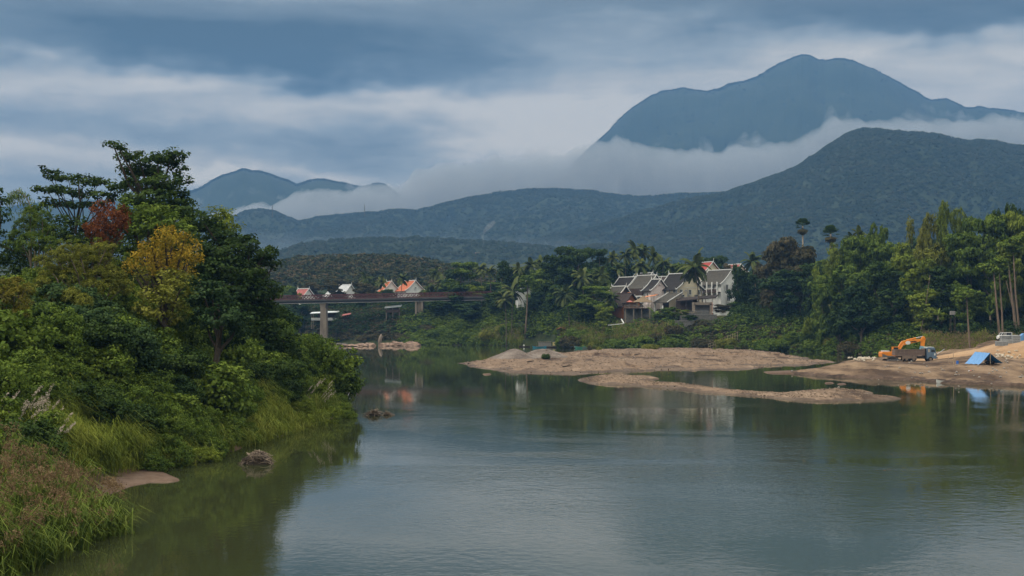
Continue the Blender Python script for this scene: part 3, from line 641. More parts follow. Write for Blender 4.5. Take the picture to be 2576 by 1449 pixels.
near_tree('yellow_flowering_tree', 'tree with golden yellow flowering top in front of the tall dark tree', 108, [(172, 230, 8, 6), (165, 238, 12, 8), (184, 240, 10, 7), (194, 246, 7, 6), (152, 248, 13, 8), (172, 252, 15, 9), (188, 258, 13, 8), (140, 258, 11, 8), (134, 266, 8, 5), (158, 266, 16, 8), (178, 270, 14, 8)], LM['yellow'], sp=.72, k=26, cr=.52, flat=.8, ln=.22, wd=.13, seed=7, up=.5, rand=.7, trunk_px=166)
near_tree('leafy_tree', 'olive green tree directly below the golden yellow crown', 105, [(150, 276, 14, 8), (168, 280, 16, 9), (186, 280, 12, 8), (158, 292, 18, 9), (178, 296, 16, 10), (172, 312, 18, 10), (150, 306, 14, 10)], LM['bamboo'], sp=.8, k=24, cr=.6, flat=.6, ln=.27, wd=.17, seed=8)
near_tree('yellowgreen_tree', 'bright yellow green tree top right of the tallest dark tree', 134, [(216, 211, 9, 4), (226, 213, 7, 4), (222, 222, 14, 8), (232, 226, 9, 8), (212, 224, 10, 8)], LM['fresh'], sp=.8, k=26, cr=.6, flat=.7, ln=.3, wd=.15, seed=9, hang=.3)
near_tree('bushy_tree', 'dark bluish green rounded tree below the layered boughs', 104, [(200, 282, 10, 8), (212, 290, 14, 9), (226, 300, 14, 10), (206, 302, 18, 11), (222, 316, 20, 12), (240, 322, 12, 11), (205, 320, 14, 12), (230, 335, 18, 10)], LM['deep'], sp=.75, k=26, cr=.5, flat=.6, ln=.28, wd=.18, seed=10)
near_tree('broadleaf_tree', 'dark tree between the rusty tree and the open flat topped one', 130, [(60, 225, 18, 12), (80, 232, 20, 14), (100, 248, 22, 14), (70, 250, 24, 16), (120, 265, 24, 16), (90, 270, 26, 14)], LM['dark'], sp=1.0, k=26, cr=.75, flat=.6, ln=.34, wd=.2, seed=11)
near_tree('broadleaf_tree', 'dark shadowed tree behind the drooping bamboo', 126, [(0, 245, 22, 14), (24, 255, 24, 16), (10, 275, 26, 16), (50, 280, 26, 16), (135, 285, 22, 14), (130, 305, 24, 14), (190, 250, 22, 16), (205, 270, 22, 16)], LM['dark'], sp=1.0, k=26, cr=.75, flat=.6, ln=.34, wd=.2, seed=12)
near_tree('broadleaf_tree', 'dark tree deep behind the tallest one', 150, [(180, 235, 22, 14), (200, 255, 24, 16), (185, 275, 26, 16), (205, 290, 24, 14), (165, 255, 20, 14), (215, 275, 22, 14)], LM['dark'], sp=1.1, k=24, cr=.8, flat=.6, ln=.36, wd=.24, seed=13)
def bamboo(name, label, d, lobes, mat, seed, ln=.20, wd=.05, sp=.34, k=30, ground=hl, cr=.26):
    g = np.random.default_rng(seed)
    s = d / F; L_ = [(*W(px, py, d + g.normal(0, 1.3)), rx * s, rx * s, ry * s) for px, py, rx, ry in lobes]
    cx = float(np.mean([l[0] for l in L_])); base = Vector((cx, d + .5, ground(cx, d) - .3))
    loc = [(l[0] - base.x, l[1] - base.y, l[2] - base.z, l[3] * .92, l[4] * .92, l[5] * 1.25) for l in L_]
    root = empty(name, base); tag(root, label, 'bamboo')
    v, t = crown_mesh(g, loc, sp, k, cr, .75, ln, wd, up=.8, hang=.3, rand=.22, shell=(.9, .98), inner=.0, dome=True)
    mesh_np('foliage', v, quads_of(v), mat, root, tint=t)
    mb = MB()
    for l in loc:
        p0 = Vector((g.normal(0, .5), g.normal(0, .4), 0)); p2 = Vector(l[:3]) + Vector((0, 0, l[5] * .5)); m = p0.lerp(p2, .55); m.z += .18 * (p2 - p0).length
        e = p2 + Vector(((p2.x - p0.x) * .18, 0, -l[5] * .5)); mb.tube([p0, m, p2, e], [.06, .05, .03, .015], 5, cap=False)
    mb.build('culms', M_bark, root, smooth=True)
    return root
bamboo('bamboo_clump', 'large drooping yellow green bamboo clump of many soft rounded heads', 103, [(42, 263, 10, 6), (55, 258, 9, 6), (66, 254, 10, 7), (78, 252, 9, 6), (88, 253, 9, 6), (100, 250, 9, 6), (108, 247, 7, 4), (50, 272, 11, 7), (64, 266, 9, 6), (76, 264, 10, 8), (93, 264, 10, 7), (106, 262, 9, 7), (70, 278, 11, 7), (84, 277, 11, 7), (98, 276, 11, 7), (111, 274, 10, 7), (120, 279, 8, 6), (42, 284, 9, 6), (92, 290, 12, 8), (106, 288, 11, 8), (120, 290, 10, 7), (128, 287, 6, 6)], LM['bamboo'], 201)
bamboo('bamboo_clump', 'rounded bamboo heads low in front of the large drooping clump', 98, [(60, 296, 11, 9), (72, 299, 10, 9), (84, 303, 9, 7), (52, 302, 9, 7)], LM['bamboo'], 202)
bamboo('bamboo_clump', 'golden tinged bamboo at the left edge above the thicket', 86, [(4, 286, 9, 6), (16, 285, 9, 6), (26, 291, 7, 6), (0, 297, 10, 8), (14, 298, 10, 8), (24, 303, 8, 7), (6, 310, 12, 8), (20, 313, 9, 6)], leaf_mat('golden bamboo leaves', (.05, .05, .008), (.13, .12, .016), (.21, .175, .03)), 203)
bamboo('bamboo_clump', 'soft mid green bamboo below the open flat topped tree', 120, [(30, 216, 9, 6), (42, 218, 9, 6), (24, 228, 12, 8), (38, 230, 12, 8), (50, 232, 8, 7), (32, 244, 16, 9), (50, 246, 9, 8), (16, 240, 8, 8)], LM['mid'], 204)
bamboo('bamboo_clump', 'pale feathery bamboo sprays rising behind the drooping clump', 110, [(60, 246, 5, 6), (70, 243, 5, 7), (78, 247, 5, 6), (88, 245, 4, 6), (50, 250, 5, 5), (98, 243, 4, 5)], LM['fresh'], 205, sp=.6)
def arch_bamboo():
    d = 122; base = W(32, 230, d); base.z = hl(base.x, d); root = empty('arching_bamboo', base); tag(root, 'thin arching bamboo tip against the sky at the left', 'bamboo')
    pts = [W(36, 240, d), W(34, 215, d), W(27, 198, d), (W(18, 190, d)), W(11, 194, d), W(8, 204, d)]
    pts = [p - base for p in pts]; pts[0].z = 0
    MB().tube(pts, [.07, .06, .05, .035, .02, .01], 5).build('culm', M_barkp, root, smooth=True)
    g = np.random.default_rng(3); c = []
    for a, b in zip(pts[1:], pts[2:]):
        for i in range(14):
            p = a.lerp(b, g.uniform()); c.append((p.x + g.normal(0, .25), p.y + g.normal(0, .3), p.z - abs(g.normal(0, .45))))
    for q in range(26): p = pts[2].lerp(pts[1], g.uniform()); c.append((p.x + g.normal(0, .8), p.y, p.z + g.normal(0, .5)))
    c = np.array(c); v, t = clumps(g, c, np.zeros_like(c), 12, .35, 1.2, .36, .07, hang=.7)
    mesh_np('foliage', v, quads_of(v), LM['mid'], root, tint=t)
arch_bamboo()

# ------------------------------------------------------------------ shrubs of the thicket
def shrub_proto(i, mat, ln, wd, R_=1.5, k=22, n=7, hang=0, flat=.6, stems=True, rnd=.5, sp=.42):
    g = np.random.default_rng(300 + i)
    lobes = [(g.normal(0, R_ * .5), g.normal(0, R_ * .5), R_ * g.uniform(.45, 1.15), R_ * g.uniform(.35, .6), R_ * g.uniform(.35, .6), R_ * g.uniform(.3, .5)) for _ in range(n)]
    lobes += [(0, 0, R_ * .5, R_ * 1.0, R_ * 1.0, R_ * .55)]
    v, t = crown_mesh(g, lobes, sp, k, .34, flat, ln, wd, hang=hang, rand=rnd)
    root = empty('shrub', (0, -60, -50))
    mesh_np('foliage', v, quads_of(v), mat, root, tint=t)
    mb = MB()
    for l in lobes[:5]: mb.tube([(0, 0, -.4), (l[0] * .5, l[1] * .5, l[2] * .5), l[:3]], [.05, .035, .015], 5, cap=False)
    mb.build('stems', M_barkd, root)
    return root
SHR = [(shrub_proto(0, LM['mid'], .15, .10, k=34), 'mid'), (shrub_proto(1, LM['dark'], .16, .11, k=34), 'dark'), (shrub_proto(2, LM['mid'], .20, .15, k=24, rnd=.6), 'broad'), (shrub_proto(3, LM['deep'], .17, .12, k=32), 'deep'), (shrub_proto(4, LM['fresh'], .15, .09, k=30, sp=.5), 'fresh'), (shrub_proto(5, LM['mid'], .14, .08, k=34, hang=.4), 'vine')]
SL = {'mid': 'rounded green shrub in the dense thicket on the near bank', 'dark': 'dark green shrub in the dense thicket on the near bank', 'broad': 'big leaved shrub in the dense thicket on the near bank', 'deep': 'bluish dark shrub in the dense thicket on the near bank', 'fresh': 'light green shrub in the dense thicket on the near bank', 'vine': 'vine draped shrub in the dense thicket on the near bank'}
used = set()
def put(proto, lab, loc, rz, s, group, cat='shrub', name=None):
    if id(proto) in used: o = copy_tree(proto, loc, rz, s)
    else: o = proto; used.add(id(proto)); o.location = loc; o.rotation_euler = (0, 0, rz); o.scale = s
    if name: o.name = name
    tag(o, lab, cat, group); return o
def px_of(p): return 512 + p[0] / p[1] * F, 322 - (p[2] - CAMZ) / p[1] * F
cand = []
y = 50.0; g = np.random.default_rng(8)
grassy = [(103, 113, 0.3, 3.4), (74, 83, 1.6, 5)]
while y < 200:
    s = .5
    while s < 24:
        X = float(lshore(y)) - s + g.normal(0, .5); Y = y + g.normal(0, .6)
        ingrass = any(a < Y < b and c < s < e for a, b, c, e in grassy) or (Y < 67 and s < 3.8) or (68 < Y < 81 and s < 2.6)
        if not ingrass: cand.append((X, Y, s))
        s += 1.35 + s * .09
    y += 1.9 + (y - 50) * .018
keep = []
for X, Y, s in cand:
    z = hl(X, Y); px, py = px_of((X, Y, z + 2))
    if -25 < px < 360: keep.append((X, Y, s, z))
print('shrubs', len(keep))
g.shuffle(keep)
keep = sorted(keep, key=lambda q: q[1] + q[2] * 1.5)[:340]
for px_, d_ in ((205, 100), (214, 99.5), (222, 101), (197, 101), (205, 116), (222, 117), (238, 118), (190, 113), (214, 112), (252, 122), (322, 139), (330, 142), (316, 143), (325, 148), (308, 138)):
    X = (px_ - 512) / F * d_; keep.append((X, d_, 9.9, hl(X, d_)))
for X, Y, s, z in keep:
    if Y > 150: j = g.choice([1, 3, 5, 0])
    elif s < 2.5: j = g.choice([5, 0, 4, 5])
    else: j = g.choice([0, 1, 2, 2, 3, 5])
    k = (.62 + .07 * min(s, 10)) * g.uniform(.75, 1.3)
    if Y > 135: k *= 1.3
    p, n = SHR[j]
    put(p, SL[n], (X, Y, z - .15), g.uniform(0, 6.28), (k, k, k * g.uniform(.85, 1.2)), 'shrubs of the near bank thicket: ' + n)
# ------------------------------------------------------------------ grass
def blades(g, base, h, lean, wd, droop=.6):
    n = len(base); a = g.uniform(0, 6.283, n); out = np.stack([np.cos(a), np.sin(a), 0 * a], -1) * g.uniform(.1, 1, (n, 1)) + lean
    hh = h * g.uniform(.5, 1.2, (n, 1)); side = unit(np.cross(out, np.array([0, 0, 1.0])))
    w0 = wd * g.uniform(.6, 1.2, (n, 1)); up = np.array([0, 0, 1.0])
    p0 = base; p1 = base + up * hh * .55 + out * hh * .22; p2 = base + up * hh * .82 + out * hh * .52; p3 = base + up * hh * (.92 - droop * .45) + out * hh * .95
    v = np.stack([p0 - side * w0, p0 + side * w0, p1 - side * w0, p1 + side * w0, p2 - side * w0 * .7, p2 + side * w0 * .7, p3 - side * w0 * .15, p3 + side * w0 * .15], 1)
    f0 = np.array([[0, 1, 3, 2], [2, 3, 5, 4], [4, 5, 7, 6]]); f = (f0[None] + (np.arange(n) * 8)[:, None, None]).reshape(-1, 4)
    t = np.repeat(np.clip(g.normal(.5, .22, n), 0, 1), 8)
    return v.reshape(-1, 3), f, t, p3
def grass_field(name, label, pts, h, mat, seed, wd=.012, per=60, spread=.35, lean=(0, 0, 0), droop=.6, zf=hl, cat='grass'):
    g = np.random.default_rng(seed); pts = np.array(pts); n = len(pts)
    b = np.repeat(pts, per, 0) + np.concatenate([g.normal(0, spread, (n * per, 2)), np.zeros((n * per, 1))], 1)
    hs_ = np.repeat(g.uniform(.7, 1.2, n) * (.95 + .8 * fbm(pts[:, 0] / 1.6, pts[:, 1] / 2.2, 3, seed)), per)[:, None] * h
    b[:, 2] = (HL if zf is hl else HM)(b[:, 0], b[:, 1]) - .08
    v, f, t, tip = blades(g, b, hs_, np.array(lean), wd, droop); t = np.clip(t + np.repeat(fbm(b[:, 0] / 1.3, b[:, 1] / 1.8, 3, seed + 1) * .5, 8), 0, 1)
    o = mesh_np(name, v, f, mat, tint=t); return tag(o, label, cat, kind='stuff'), tip
g = np.random.default_rng(21)
def region(y0, y1, s0, s1, n):
    Y = g.uniform(y0, y1, n); s = g.uniform(s0, s1, n); X = lshore(Y) - s
    return np.stack([X, Y, 0 * X], -1)
grass_field('grass_slope', 'long light green grass hanging down the near bank slope', np.concatenate([region(100, 115, .3, 3.0, 240), region(103, 113, 2, 3.8, 90)]), 1.15, LM['grass'], 31, wd=.024, per=60, lean=(.28, -.15, 0), droop=.9, spread=.4)
grass_field('grass_hummock', 'mound of bright fine grass above the mud tongue', region(74.5, 83.5, 1.6, 5.2, 230), 1.35, LM['grass'], 32, wd=.018, per=80, lean=(.25, -.15, 0), droop=.8, spread=.4)
grass_field('grass_fringe', 'ragged grass fringe along the near waterline', np.concatenate([region(84, 100, .3, 1.3, 50), region(117, 150, .2, 1.2, 70), region(50, 66, 4, 7, 60)]), 1.1, LM['grass'], 33, wd=.02, per=46, lean=(.5, -.1, 0), droop=.9, spread=.4)
# reeds with brown heads, bottom left
def reeds():
    g = np.random.default_rng(41); P = region(46, 66, -.9, 4.0, 300)
    o, tip = grass_field('reed_bed', 'tall reed bed with brown feathery seed heads at the bottom left', P, 1.7, LM['reed'], 42, wd=.03, per=44, lean=(.12, -.05, 0), droop=.6, spread=.35)
    b = region(46, 66, -1, 4.2, 300); b[:, 2] = HL(b[:, 0], b[:, 1]) + g.uniform(1.2, 2.2, len(b)); b[:, 0] += .4
    c = np.repeat(b, 6, 0) + g.normal(0, 1, (len(b) * 6, 3)) * np.array([.13, .13, .12])
    v, t = clumps(g, c, np.zeros_like(c), 11, .13, 1.1, .11, .034, up=.2, hang=.3, rand=1.0)
    tag(mesh_np('reed_heads', v, quads_of(v), LM['rust'], tint=t), 'brown seed heads of the reed bed at the bottom left', 'seed heads', kind='stuff')
reeds()
# pale plume grass, each clump a plant
def plume_clump(label, at, n, spread, h, seed):
    g = np.random.default_rng(seed); x, y = at.x, at.y; root = empty('plume_grass', (x, y, hl(x, y))); tag(root, label, 'grass clump', 'plume grasses on the near bank')
    b = np.zeros((90, 3)); b[:, :2] = g.normal(0, spread * .6, (90, 2)); v, f, t, _ = blades(g, b, np.full((90, 1), h * .9), np.array([.2, 0, 0]), .02, .7)
    mesh_np('blades', v, f, LM['grass'], root, tint=t)
    mb = MB(); c = []
    for i in range(n):
        p = Vector((g.normal(0, spread), g.normal(0, spread * .6), 0)); q = p + Vector((g.uniform(-.1, .5), 0, h * g.uniform(.75, 1.25))); mb.bar(p, q, .02)
        for j in range(7): c.append(tuple(q + Vector((.06 * j, 0, .07 * j)) + Vector(g.normal(0, .02, 3))))
    mb.build('stalks', LM['grass'], root)
    c = np.array(c); v, t = clumps(g, c, np.zeros_like(c), 10, .07, 1.2, .09, .025, up=.3, rand=.9)
    mesh_np('plumes', v, quads_of(v), LM['plume'], root, tint=t)
def onbank(px, py, dz):
    for dd in np.arange(50, 200, .5):
        p = W(px, py, dd)
        if p.z <= hl(p.x, dd) + dz: return Vector((p.x, dd, 0))
    return p
for i, (px, py, n, sp_, h, lab) in enumerate([(42, 436, 14, .5, 2.0, 'cluster of drooping pale plumes left of the bright grass mound'), (36, 428, 9, .4, 2.2, 'few tall pale plumes behind the drooping cluster'), (5, 425, 7, .4, 2.0, 'pale plumes at the left edge above the reeds'), (47, 450, 9, .35, 1.7, 'lowest pale plumes beside the reeds'),
        (313, 398, 8, .5, 2.0, 'pale plumes near the far end of the near bank'), (319, 405, 7, .5, 1.7, 'pale plumes leaning over the water at the tip of the near bank'), (202, 390, 3, .6, 1.7, 'three thin pale plumes halfway along the near bank'), (20, 440, 6, .4, 1.9, 'small pale plume group between the reeds and the thicket')]):
    plume_clump(lab, onbank(px, py, 1.2), n, sp_, h, 500 + i)
# ------------------------------------------------------------------ trees of the far and right bank: unit prototypes, then copies
def far_proto(kind, i):
    g = np.random.default_rng(700 + i * 13 + len(kind)); H_ = 12.0; W_ = 5.0
    L_ = []
    if kind == 'round':
        for _ in range(19):
            a = g.uniform(0, 6.28); r = g.uniform(0, .75); z = g.uniform(.2, .95)
            sc_ = math.sqrt(max(.1, 1 - ((z - .62) / .42) ** 2))
            L_.append((math.cos(a) * r * W_ * sc_, math.sin(a) * r * W_ * sc_, z * H_, g.uniform(1.2, 2.2), g.uniform(1.2, 2.2), g.uniform(.8, 1.5)))
        args = dict(sp=1.15, k=24, r=.8, flat=.55, ln=.62, wd=.42)
    elif kind == 'layered':
        for _ in range(21):
            a = g.uniform(0, 6.28); z = g.uniform(.22, .96); r = g.uniform(.1, 1) * (1.15 - abs(z - .55) * .9)
            L_.append((math.cos(a) * r * W_, math.sin(a) * r * W_, z * H_, g.uniform(1.6, 2.7), g.uniform(1.6, 2.7), g.uniform(.55, .95)))
        args = dict(sp=1.1, k=22, r=.85, flat=.4, ln=.62, wd=.42)
    elif kind == 'tall':
        for _ in range(12):
            a = g.uniform(0, 6.28); z = g.uniform(.55, .97); r = g.uniform(.0, .8)
            L_.append((math.cos(a) * r * W_ * .8, math.sin(a) * r * W_ * .8, z * H_, g.uniform(1.0, 1.9), g.uniform(1, 1.9), g.uniform(.6, 1.1)))
        args = dict(sp=1.2, k=18, r=.8, flat=.45, ln=.75, wd=.45)
    elif kind == 'bamboo':
        for _ in range(17):
            a = g.uniform(0, 6.28); z = g.uniform(.15, .93); r = g.uniform(.1, 1) * (1.05 - .65 * z)
            L_.append((math.cos(a) * r * W_, math.sin(a) * r * W_, z * H_, g.uniform(.9, 1.4), g.uniform(.9, 1.4), g.uniform(.9, 1.6)))
        args = dict(sp=.95, k=22, r=.6, flat=.8, ln=.7, wd=.16, hang=.5)
    v, t = crown_mesh(g, L_, args.pop('sp'), args.pop('k'), args.pop('r'), args.pop('flat'), args.pop('ln'), args.pop('wd'), inner=.2, **args)
    cm = mesh_np('crown', v, quads_of(v), LM['mid'], tint=t).data
    to = limbs((0, 0, -1), L_, .32 if kind != 'bamboo' else .12, g=g, wob=.02, n=6).build('trunk', M_bark)
    tm = to.data; bpy.data.objects.remove(bpy.data.objects['crown'] if False else [o for o in bpy.data.objects if o.data is cm][0]); bpy.data.objects.remove(to)
    return cm, tm
PR = {k: [far_proto(k, i) for i in range(n)] for k, n in (('round', 4), ('layered', 4), ('tall', 3), ('bamboo', 3))}
_mm = {}
def with_mat(me, mat):
    key = (me.name, mat.name)
    if key not in _mm: m = me.copy(); m.materials.clear(); m.materials.append(mat); _mm[key] = m
    return _mm[key]
gt = np.random.default_rng(99)
def tree(px, top, wpx, d, kind, mat, label, group=None, name=None, cat='tree', base=None, bark=None, dip=0, rz=None):
    X = (px - 512) / F * d; zt = W(px, top, d).z; zb = hm(X, d) if base is None else base
    H_ = max(3, zt - zb); wd = wpx * (1.3 if kind != 'bamboo' else 2.0) * d / F
    cm, tm = PR[kind][gt.integers(len(PR[kind]))]
    r = empty(name or {'round': 'broadleaf_tree', 'layered': 'layered_tree', 'tall': 'tall_tree', 'bamboo': 'bamboo_clump'}[kind], (X, d, zb), gt.uniform(0, 6.28) if rz is None else rz)
    r.scale = (wd / 11.6, wd / 11.6, H_ / 12.1); tag(r, label, 'bamboo' if kind == 'bamboo' else cat, group)
    for nm, me in (('crown', with_mat(cm, LM[mat] if isinstance(mat, str) else mat)), ('trunk' if kind != 'bamboo' else 'culms', with_mat(tm, bark) if bark else tm)):
        o = bpy.data.objects.new(nm, me); COL.objects.link(o); o.parent = r
    return r
# palms
def frond_crown(g, n, Lf, a0, a1, nl=20, lw=.2, ll=.95, dead=0):
    V = []; Fq = []; T = []
    for i in range(n):
        az = g.uniform(0, 6.28); el = a0 + (a1 - a0) * ((i + g.uniform()) / n) ** .8
        el = R(el); Lk = Lf * g.uniform(.85, 1.1); p = np.array([0, 0, 0.0]); dr = np.array([math.cos(az) * math.cos(el), math.sin(az) * math.cos(el), math.sin(el)])
        side = np.array([-math.sin(az), math.cos(az), 0]); pts = [p.copy()]; drs = [dr.copy()]
        for s in range(9):
            p = p + dr * Lk / 9; dr = unit(dr + np.array([0, 0, -.075 - .055 * s * .6])); pts.append(p.copy()); drs.append(dr.copy())
        tt = float(np.clip(g.normal(.45, .2), 0, 1))
        for s in range(nl):
            u = .12 + .88 * s / nl; k = u * 9; j = min(8, int(k)); q = pts[j] + (pts[j + 1] - pts[j]) * (k - j); fw = drs[j]
            l = ll * math.sin(math.pi * (.15 + .8 * u)) ** .6
            for sg in (-1, 1):
                dv = unit(side * sg + fw * .65 + np.array([0, 0, -.45 - .3 * g.uniform()])); e = q + dv * l; wv = fw * lw
                b = len(V); V += [q - wv, q + wv, e + wv * .35, e - wv * .35]; Fq.append((b, b + 1, b + 2, b + 3)); T += [tt + g.normal(0, .06)] * 4
        b = len(V); 
        for s in range(8):
            b = len(V); wv = side * .05; V += [pts[s] - wv, pts[s] + wv, pts[s + 1] + wv, pts[s + 1] - wv]; Fq.append((b, b + 1, b + 2, b + 3)); T += [.9] * 4
    return np.array(V), np.array(Fq), np.clip(np.array(T), 0, 1)
PALM = []
for i in range(4):
    g = np.random.default_rng(900 + i); v, f, t = frond_crown(g, 24, 4.3, 80, -38)
    o = mesh_np('fronds', v, f, LM['palm'], tint=t); PALM.append(o.data); bpy.data.objects.remove(o)
nutm = MB()
for i in range(7): nutm.box((.35 * math.cos(i * .9), .35 * math.sin(i * .9), -.45), (.28, .28, .34))
def palm(px, top, d, label, cr=1.0, foot=None, group='coconut palms of the far bank', base=None):
    """top: crown top in the picture; foot: (px, py) where the trunk meets the ground"""
    ce = W(px, top, d); X = (px - 512) / F * d; head = Vector((X, d, ce.z - 3.1 * cr))
    if foot: b = W(foot[0], foot[1], d); b = Vector((b.x, d, hm(b.x, d) - .2 if base is None else base))
    else: b = Vector((X + gt.normal(0, .8), d, hm(X, d) - .2))
    r = empty('coconut_palm', b); tag(r, label, 'palm', group)
    o = bpy.data.objects.new('fronds', PALM[gt.integers(4)]); COL.objects.link(o); o.parent = r; o.location = head - b; o.rotation_euler = (0, 0, gt.uniform(0, 6.28)); o.scale = (cr, cr, cr)
    h = head - b; m = Vector((h.x * .25, 0, h.z * .5))
    MB().tube([(0, 0, 0), m * .5 + Vector((0, 0, 0)), m, (h.x * .6, 0, h.z * .78), h], [.22, .17, .14, .13, .12], 7).build('trunk', M_bark, r, smooth=True)
    return r
def fan_palm(px, top, d, label, gpx=None):
    X = (px - 512) / F * d; c = W(px, top, d); head = Vector((X, d, c.z - 1.6)); b = Vector((X + .2, d, hm(X, d) - .2)); h = head - b
    r = empty('fan_palm', b); tag(r, label, 'palm')
    g = np.random.default_rng(int(px))
    def fans(n, lo, hi, rad, fr):
        V = []; Q = []; T = []
        for i in range(n):
            az = g.uniform(0, 6.28); el = R(g.uniform(lo, hi)); dr = np.array([math.cos(az) * math.cos(el), math.sin(az) * math.cos(el), math.sin(el)])
            c0 = dr * rad * g.uniform(.7, 1); sd = np.array([-math.sin(az), math.cos(az), 0]); up = np.cross(dr, sd); tt = g.uniform(.2, .9)
            for k in range(9):
                a = R(-75 + 150 * k / 8); tipd = unit(dr * math.cos(a) + sd * math.sin(a)); tip = c0 + tipd * fr + np.array([0, 0, -.12]); wv = np.cross(tipd, up) * .14
                b_ = len(V); V += [c0 - wv * .4, c0 + wv * .4, tip + wv, tip - wv]; Q.append((b_, b_ + 1, b_ + 2, b_ + 3)); T += [tt] * 4
            b_ = len(V); V += [sd * .03, sd * -.03, c0 - sd * .03, c0 + sd * .03]; Q.append((b_, b_ + 1, b_ + 2, b_ + 3)); T += [.5] * 4
        return np.array(V), np.array(Q), np.array(T)
    v, f, t = fans(38, -8, 80, 1.7, 1.3); o = mesh_np('fan_leaves', v + np.array(h), f, LM['dark'], r, tint=t)
    v, f, t = fans(32, -85, -25, 1.35, 1.15); o = mesh_np('dead_leaves', v + np.array(h) - np.array([0, 0, .35]), f, LM['brown'], r, tint=t)
    MB().tube([(0, 0, 0), h * .5, h], [.34, .27, .24], 7).build('trunk', M_barkp, r, smooth=True)

# individual palms (picture column, crown top, distance)
for px, top, d, cr, foot, lb in [
    (365.8, 272, 600, .95, None, 'coconut palm above the white roofed house beyond the bridge'), (381.3, 276.5, 600, .85, None, 'coconut palm touching the front of the smaller orange roofed house'),
    (373.7, 280, 610, .7, None, 'small coconut palm between two taller ones beyond the bridge'), (402.5, 273, 600, .85, None, 'coconut palm standing between the two orange roofed houses'),
    (436, 266.5, 590, .85, None, 'coconut palm on the skyline just past the orange roofed houses'), (442, 276, 585, 1.0, None, 'low coconut palm just above the bridge railing right of the orange roofed houses'),
    (429.5, 281, 590, .8, None, 'small coconut palm beside the white gable of the orange roofed house'), (481, 262.5, 560, .95, None, 'coconut palm of a skyline pair above the end of the bridge'),
    (489.7, 265, 565, .9, None, 'second coconut palm of the skyline pair above the end of the bridge'), (470, 262, 575, .7, None, 'thin coconut palm poking out behind the trees above the bridge end'),
    (518.6, 262.5, 540, .8, None, 'coconut palm beside the dark round tree past the bridge end'), (531, 257.5, 540, 1.0, None, 'broad coconut palm on the skyline left of the great dark tree'),
    (540.5, 256.5, 545, .85, None, 'coconut palm next to the great dark tree on its bridge side'), (513, 279.5, 515, 1.35, None, 'big coconut palm with wide drooping fronds behind the tall bare trunk'),
    (505, 292, 512, 1.0, None, 'low coconut palm under the wide drooping one'), (582, 267.5, 500, 1.15, None, 'coconut palm with long fronds in front of the great dark tree'),
    (601, 266, 505, 1.0, None, 'coconut palm left of the highest grey roofs'), (602, 278.5, 492, 1.1, None, 'low coconut palm beside the first grey roof'),
    (565, 284, 480, 1.15, (570, 327), 'coconut palm leaning over the bank with its whole curved trunk showing'), (612.6, 251, 530, .9, None, 'coconut palm on the skyline right of the great dark tree'),
    (625.9, 248.5, 530, .9, None, 'coconut palm left of the tallest skyline palms'), (635.3, 240.5, 530, 1.1, None, 'tallest coconut palm of the skyline group above the grey roofs'),
    (643.5, 243, 533, 1.0, None, 'coconut palm leaning against the tallest one above the grey roofs'), (653.4, 249, 530, 1.0, None, 'coconut palm third from the tallest toward the cream house'),
    (663.8, 255, 525, 1.05, None, 'coconut palm behind the ridge of the cream house'), (641, 257, 515, 1.0, None, 'coconut palm just above the grey roofs'),
    (618, 262, 520, .9, None, 'shaded coconut palm between the skyline palms and the grey roofs'), (672, 263, 520, .8, None, 'small coconut palm beside the dark roof of the cream house'),
    (694.5, 251.5, 470, 1.55, (699, 303), 'tall coconut palm hiding the gable of the cream house'), (752.4, 251, 500, 1.2, None, 'coconut palm at the edge of the dark trees past the last white house'),
    (859.6, 228, 400, .8, None, 'coconut palm tip on the skyline behind the second fan palm'), (852, 232, 402, .7, None, 'smaller coconut palm tip on the skyline behind the second fan palm'),
    (741, 290, 480, .8, None, 'shaded low palm in front of the last white house'), (758, 292, 475, .9, None, 'drooping low palm at the foot of the dark trees past the houses'), (611, 291, 474, .85, (610, 314), 'small palm beside the brown wooden house')]:
    palm(px, top, d, lb, cr, foot)
r2 = palm(694, 262, 473, 'second trunked palm crowded against the tall one before the cream house', 1.1, (704, 301))
fan_palm(803, 221.0, 449, 'fan palm with round crown standing highest against the hill')
fan_palm(831, 228.5, 417, 'shorter fan palm with shaggy brown skirt against the hill')

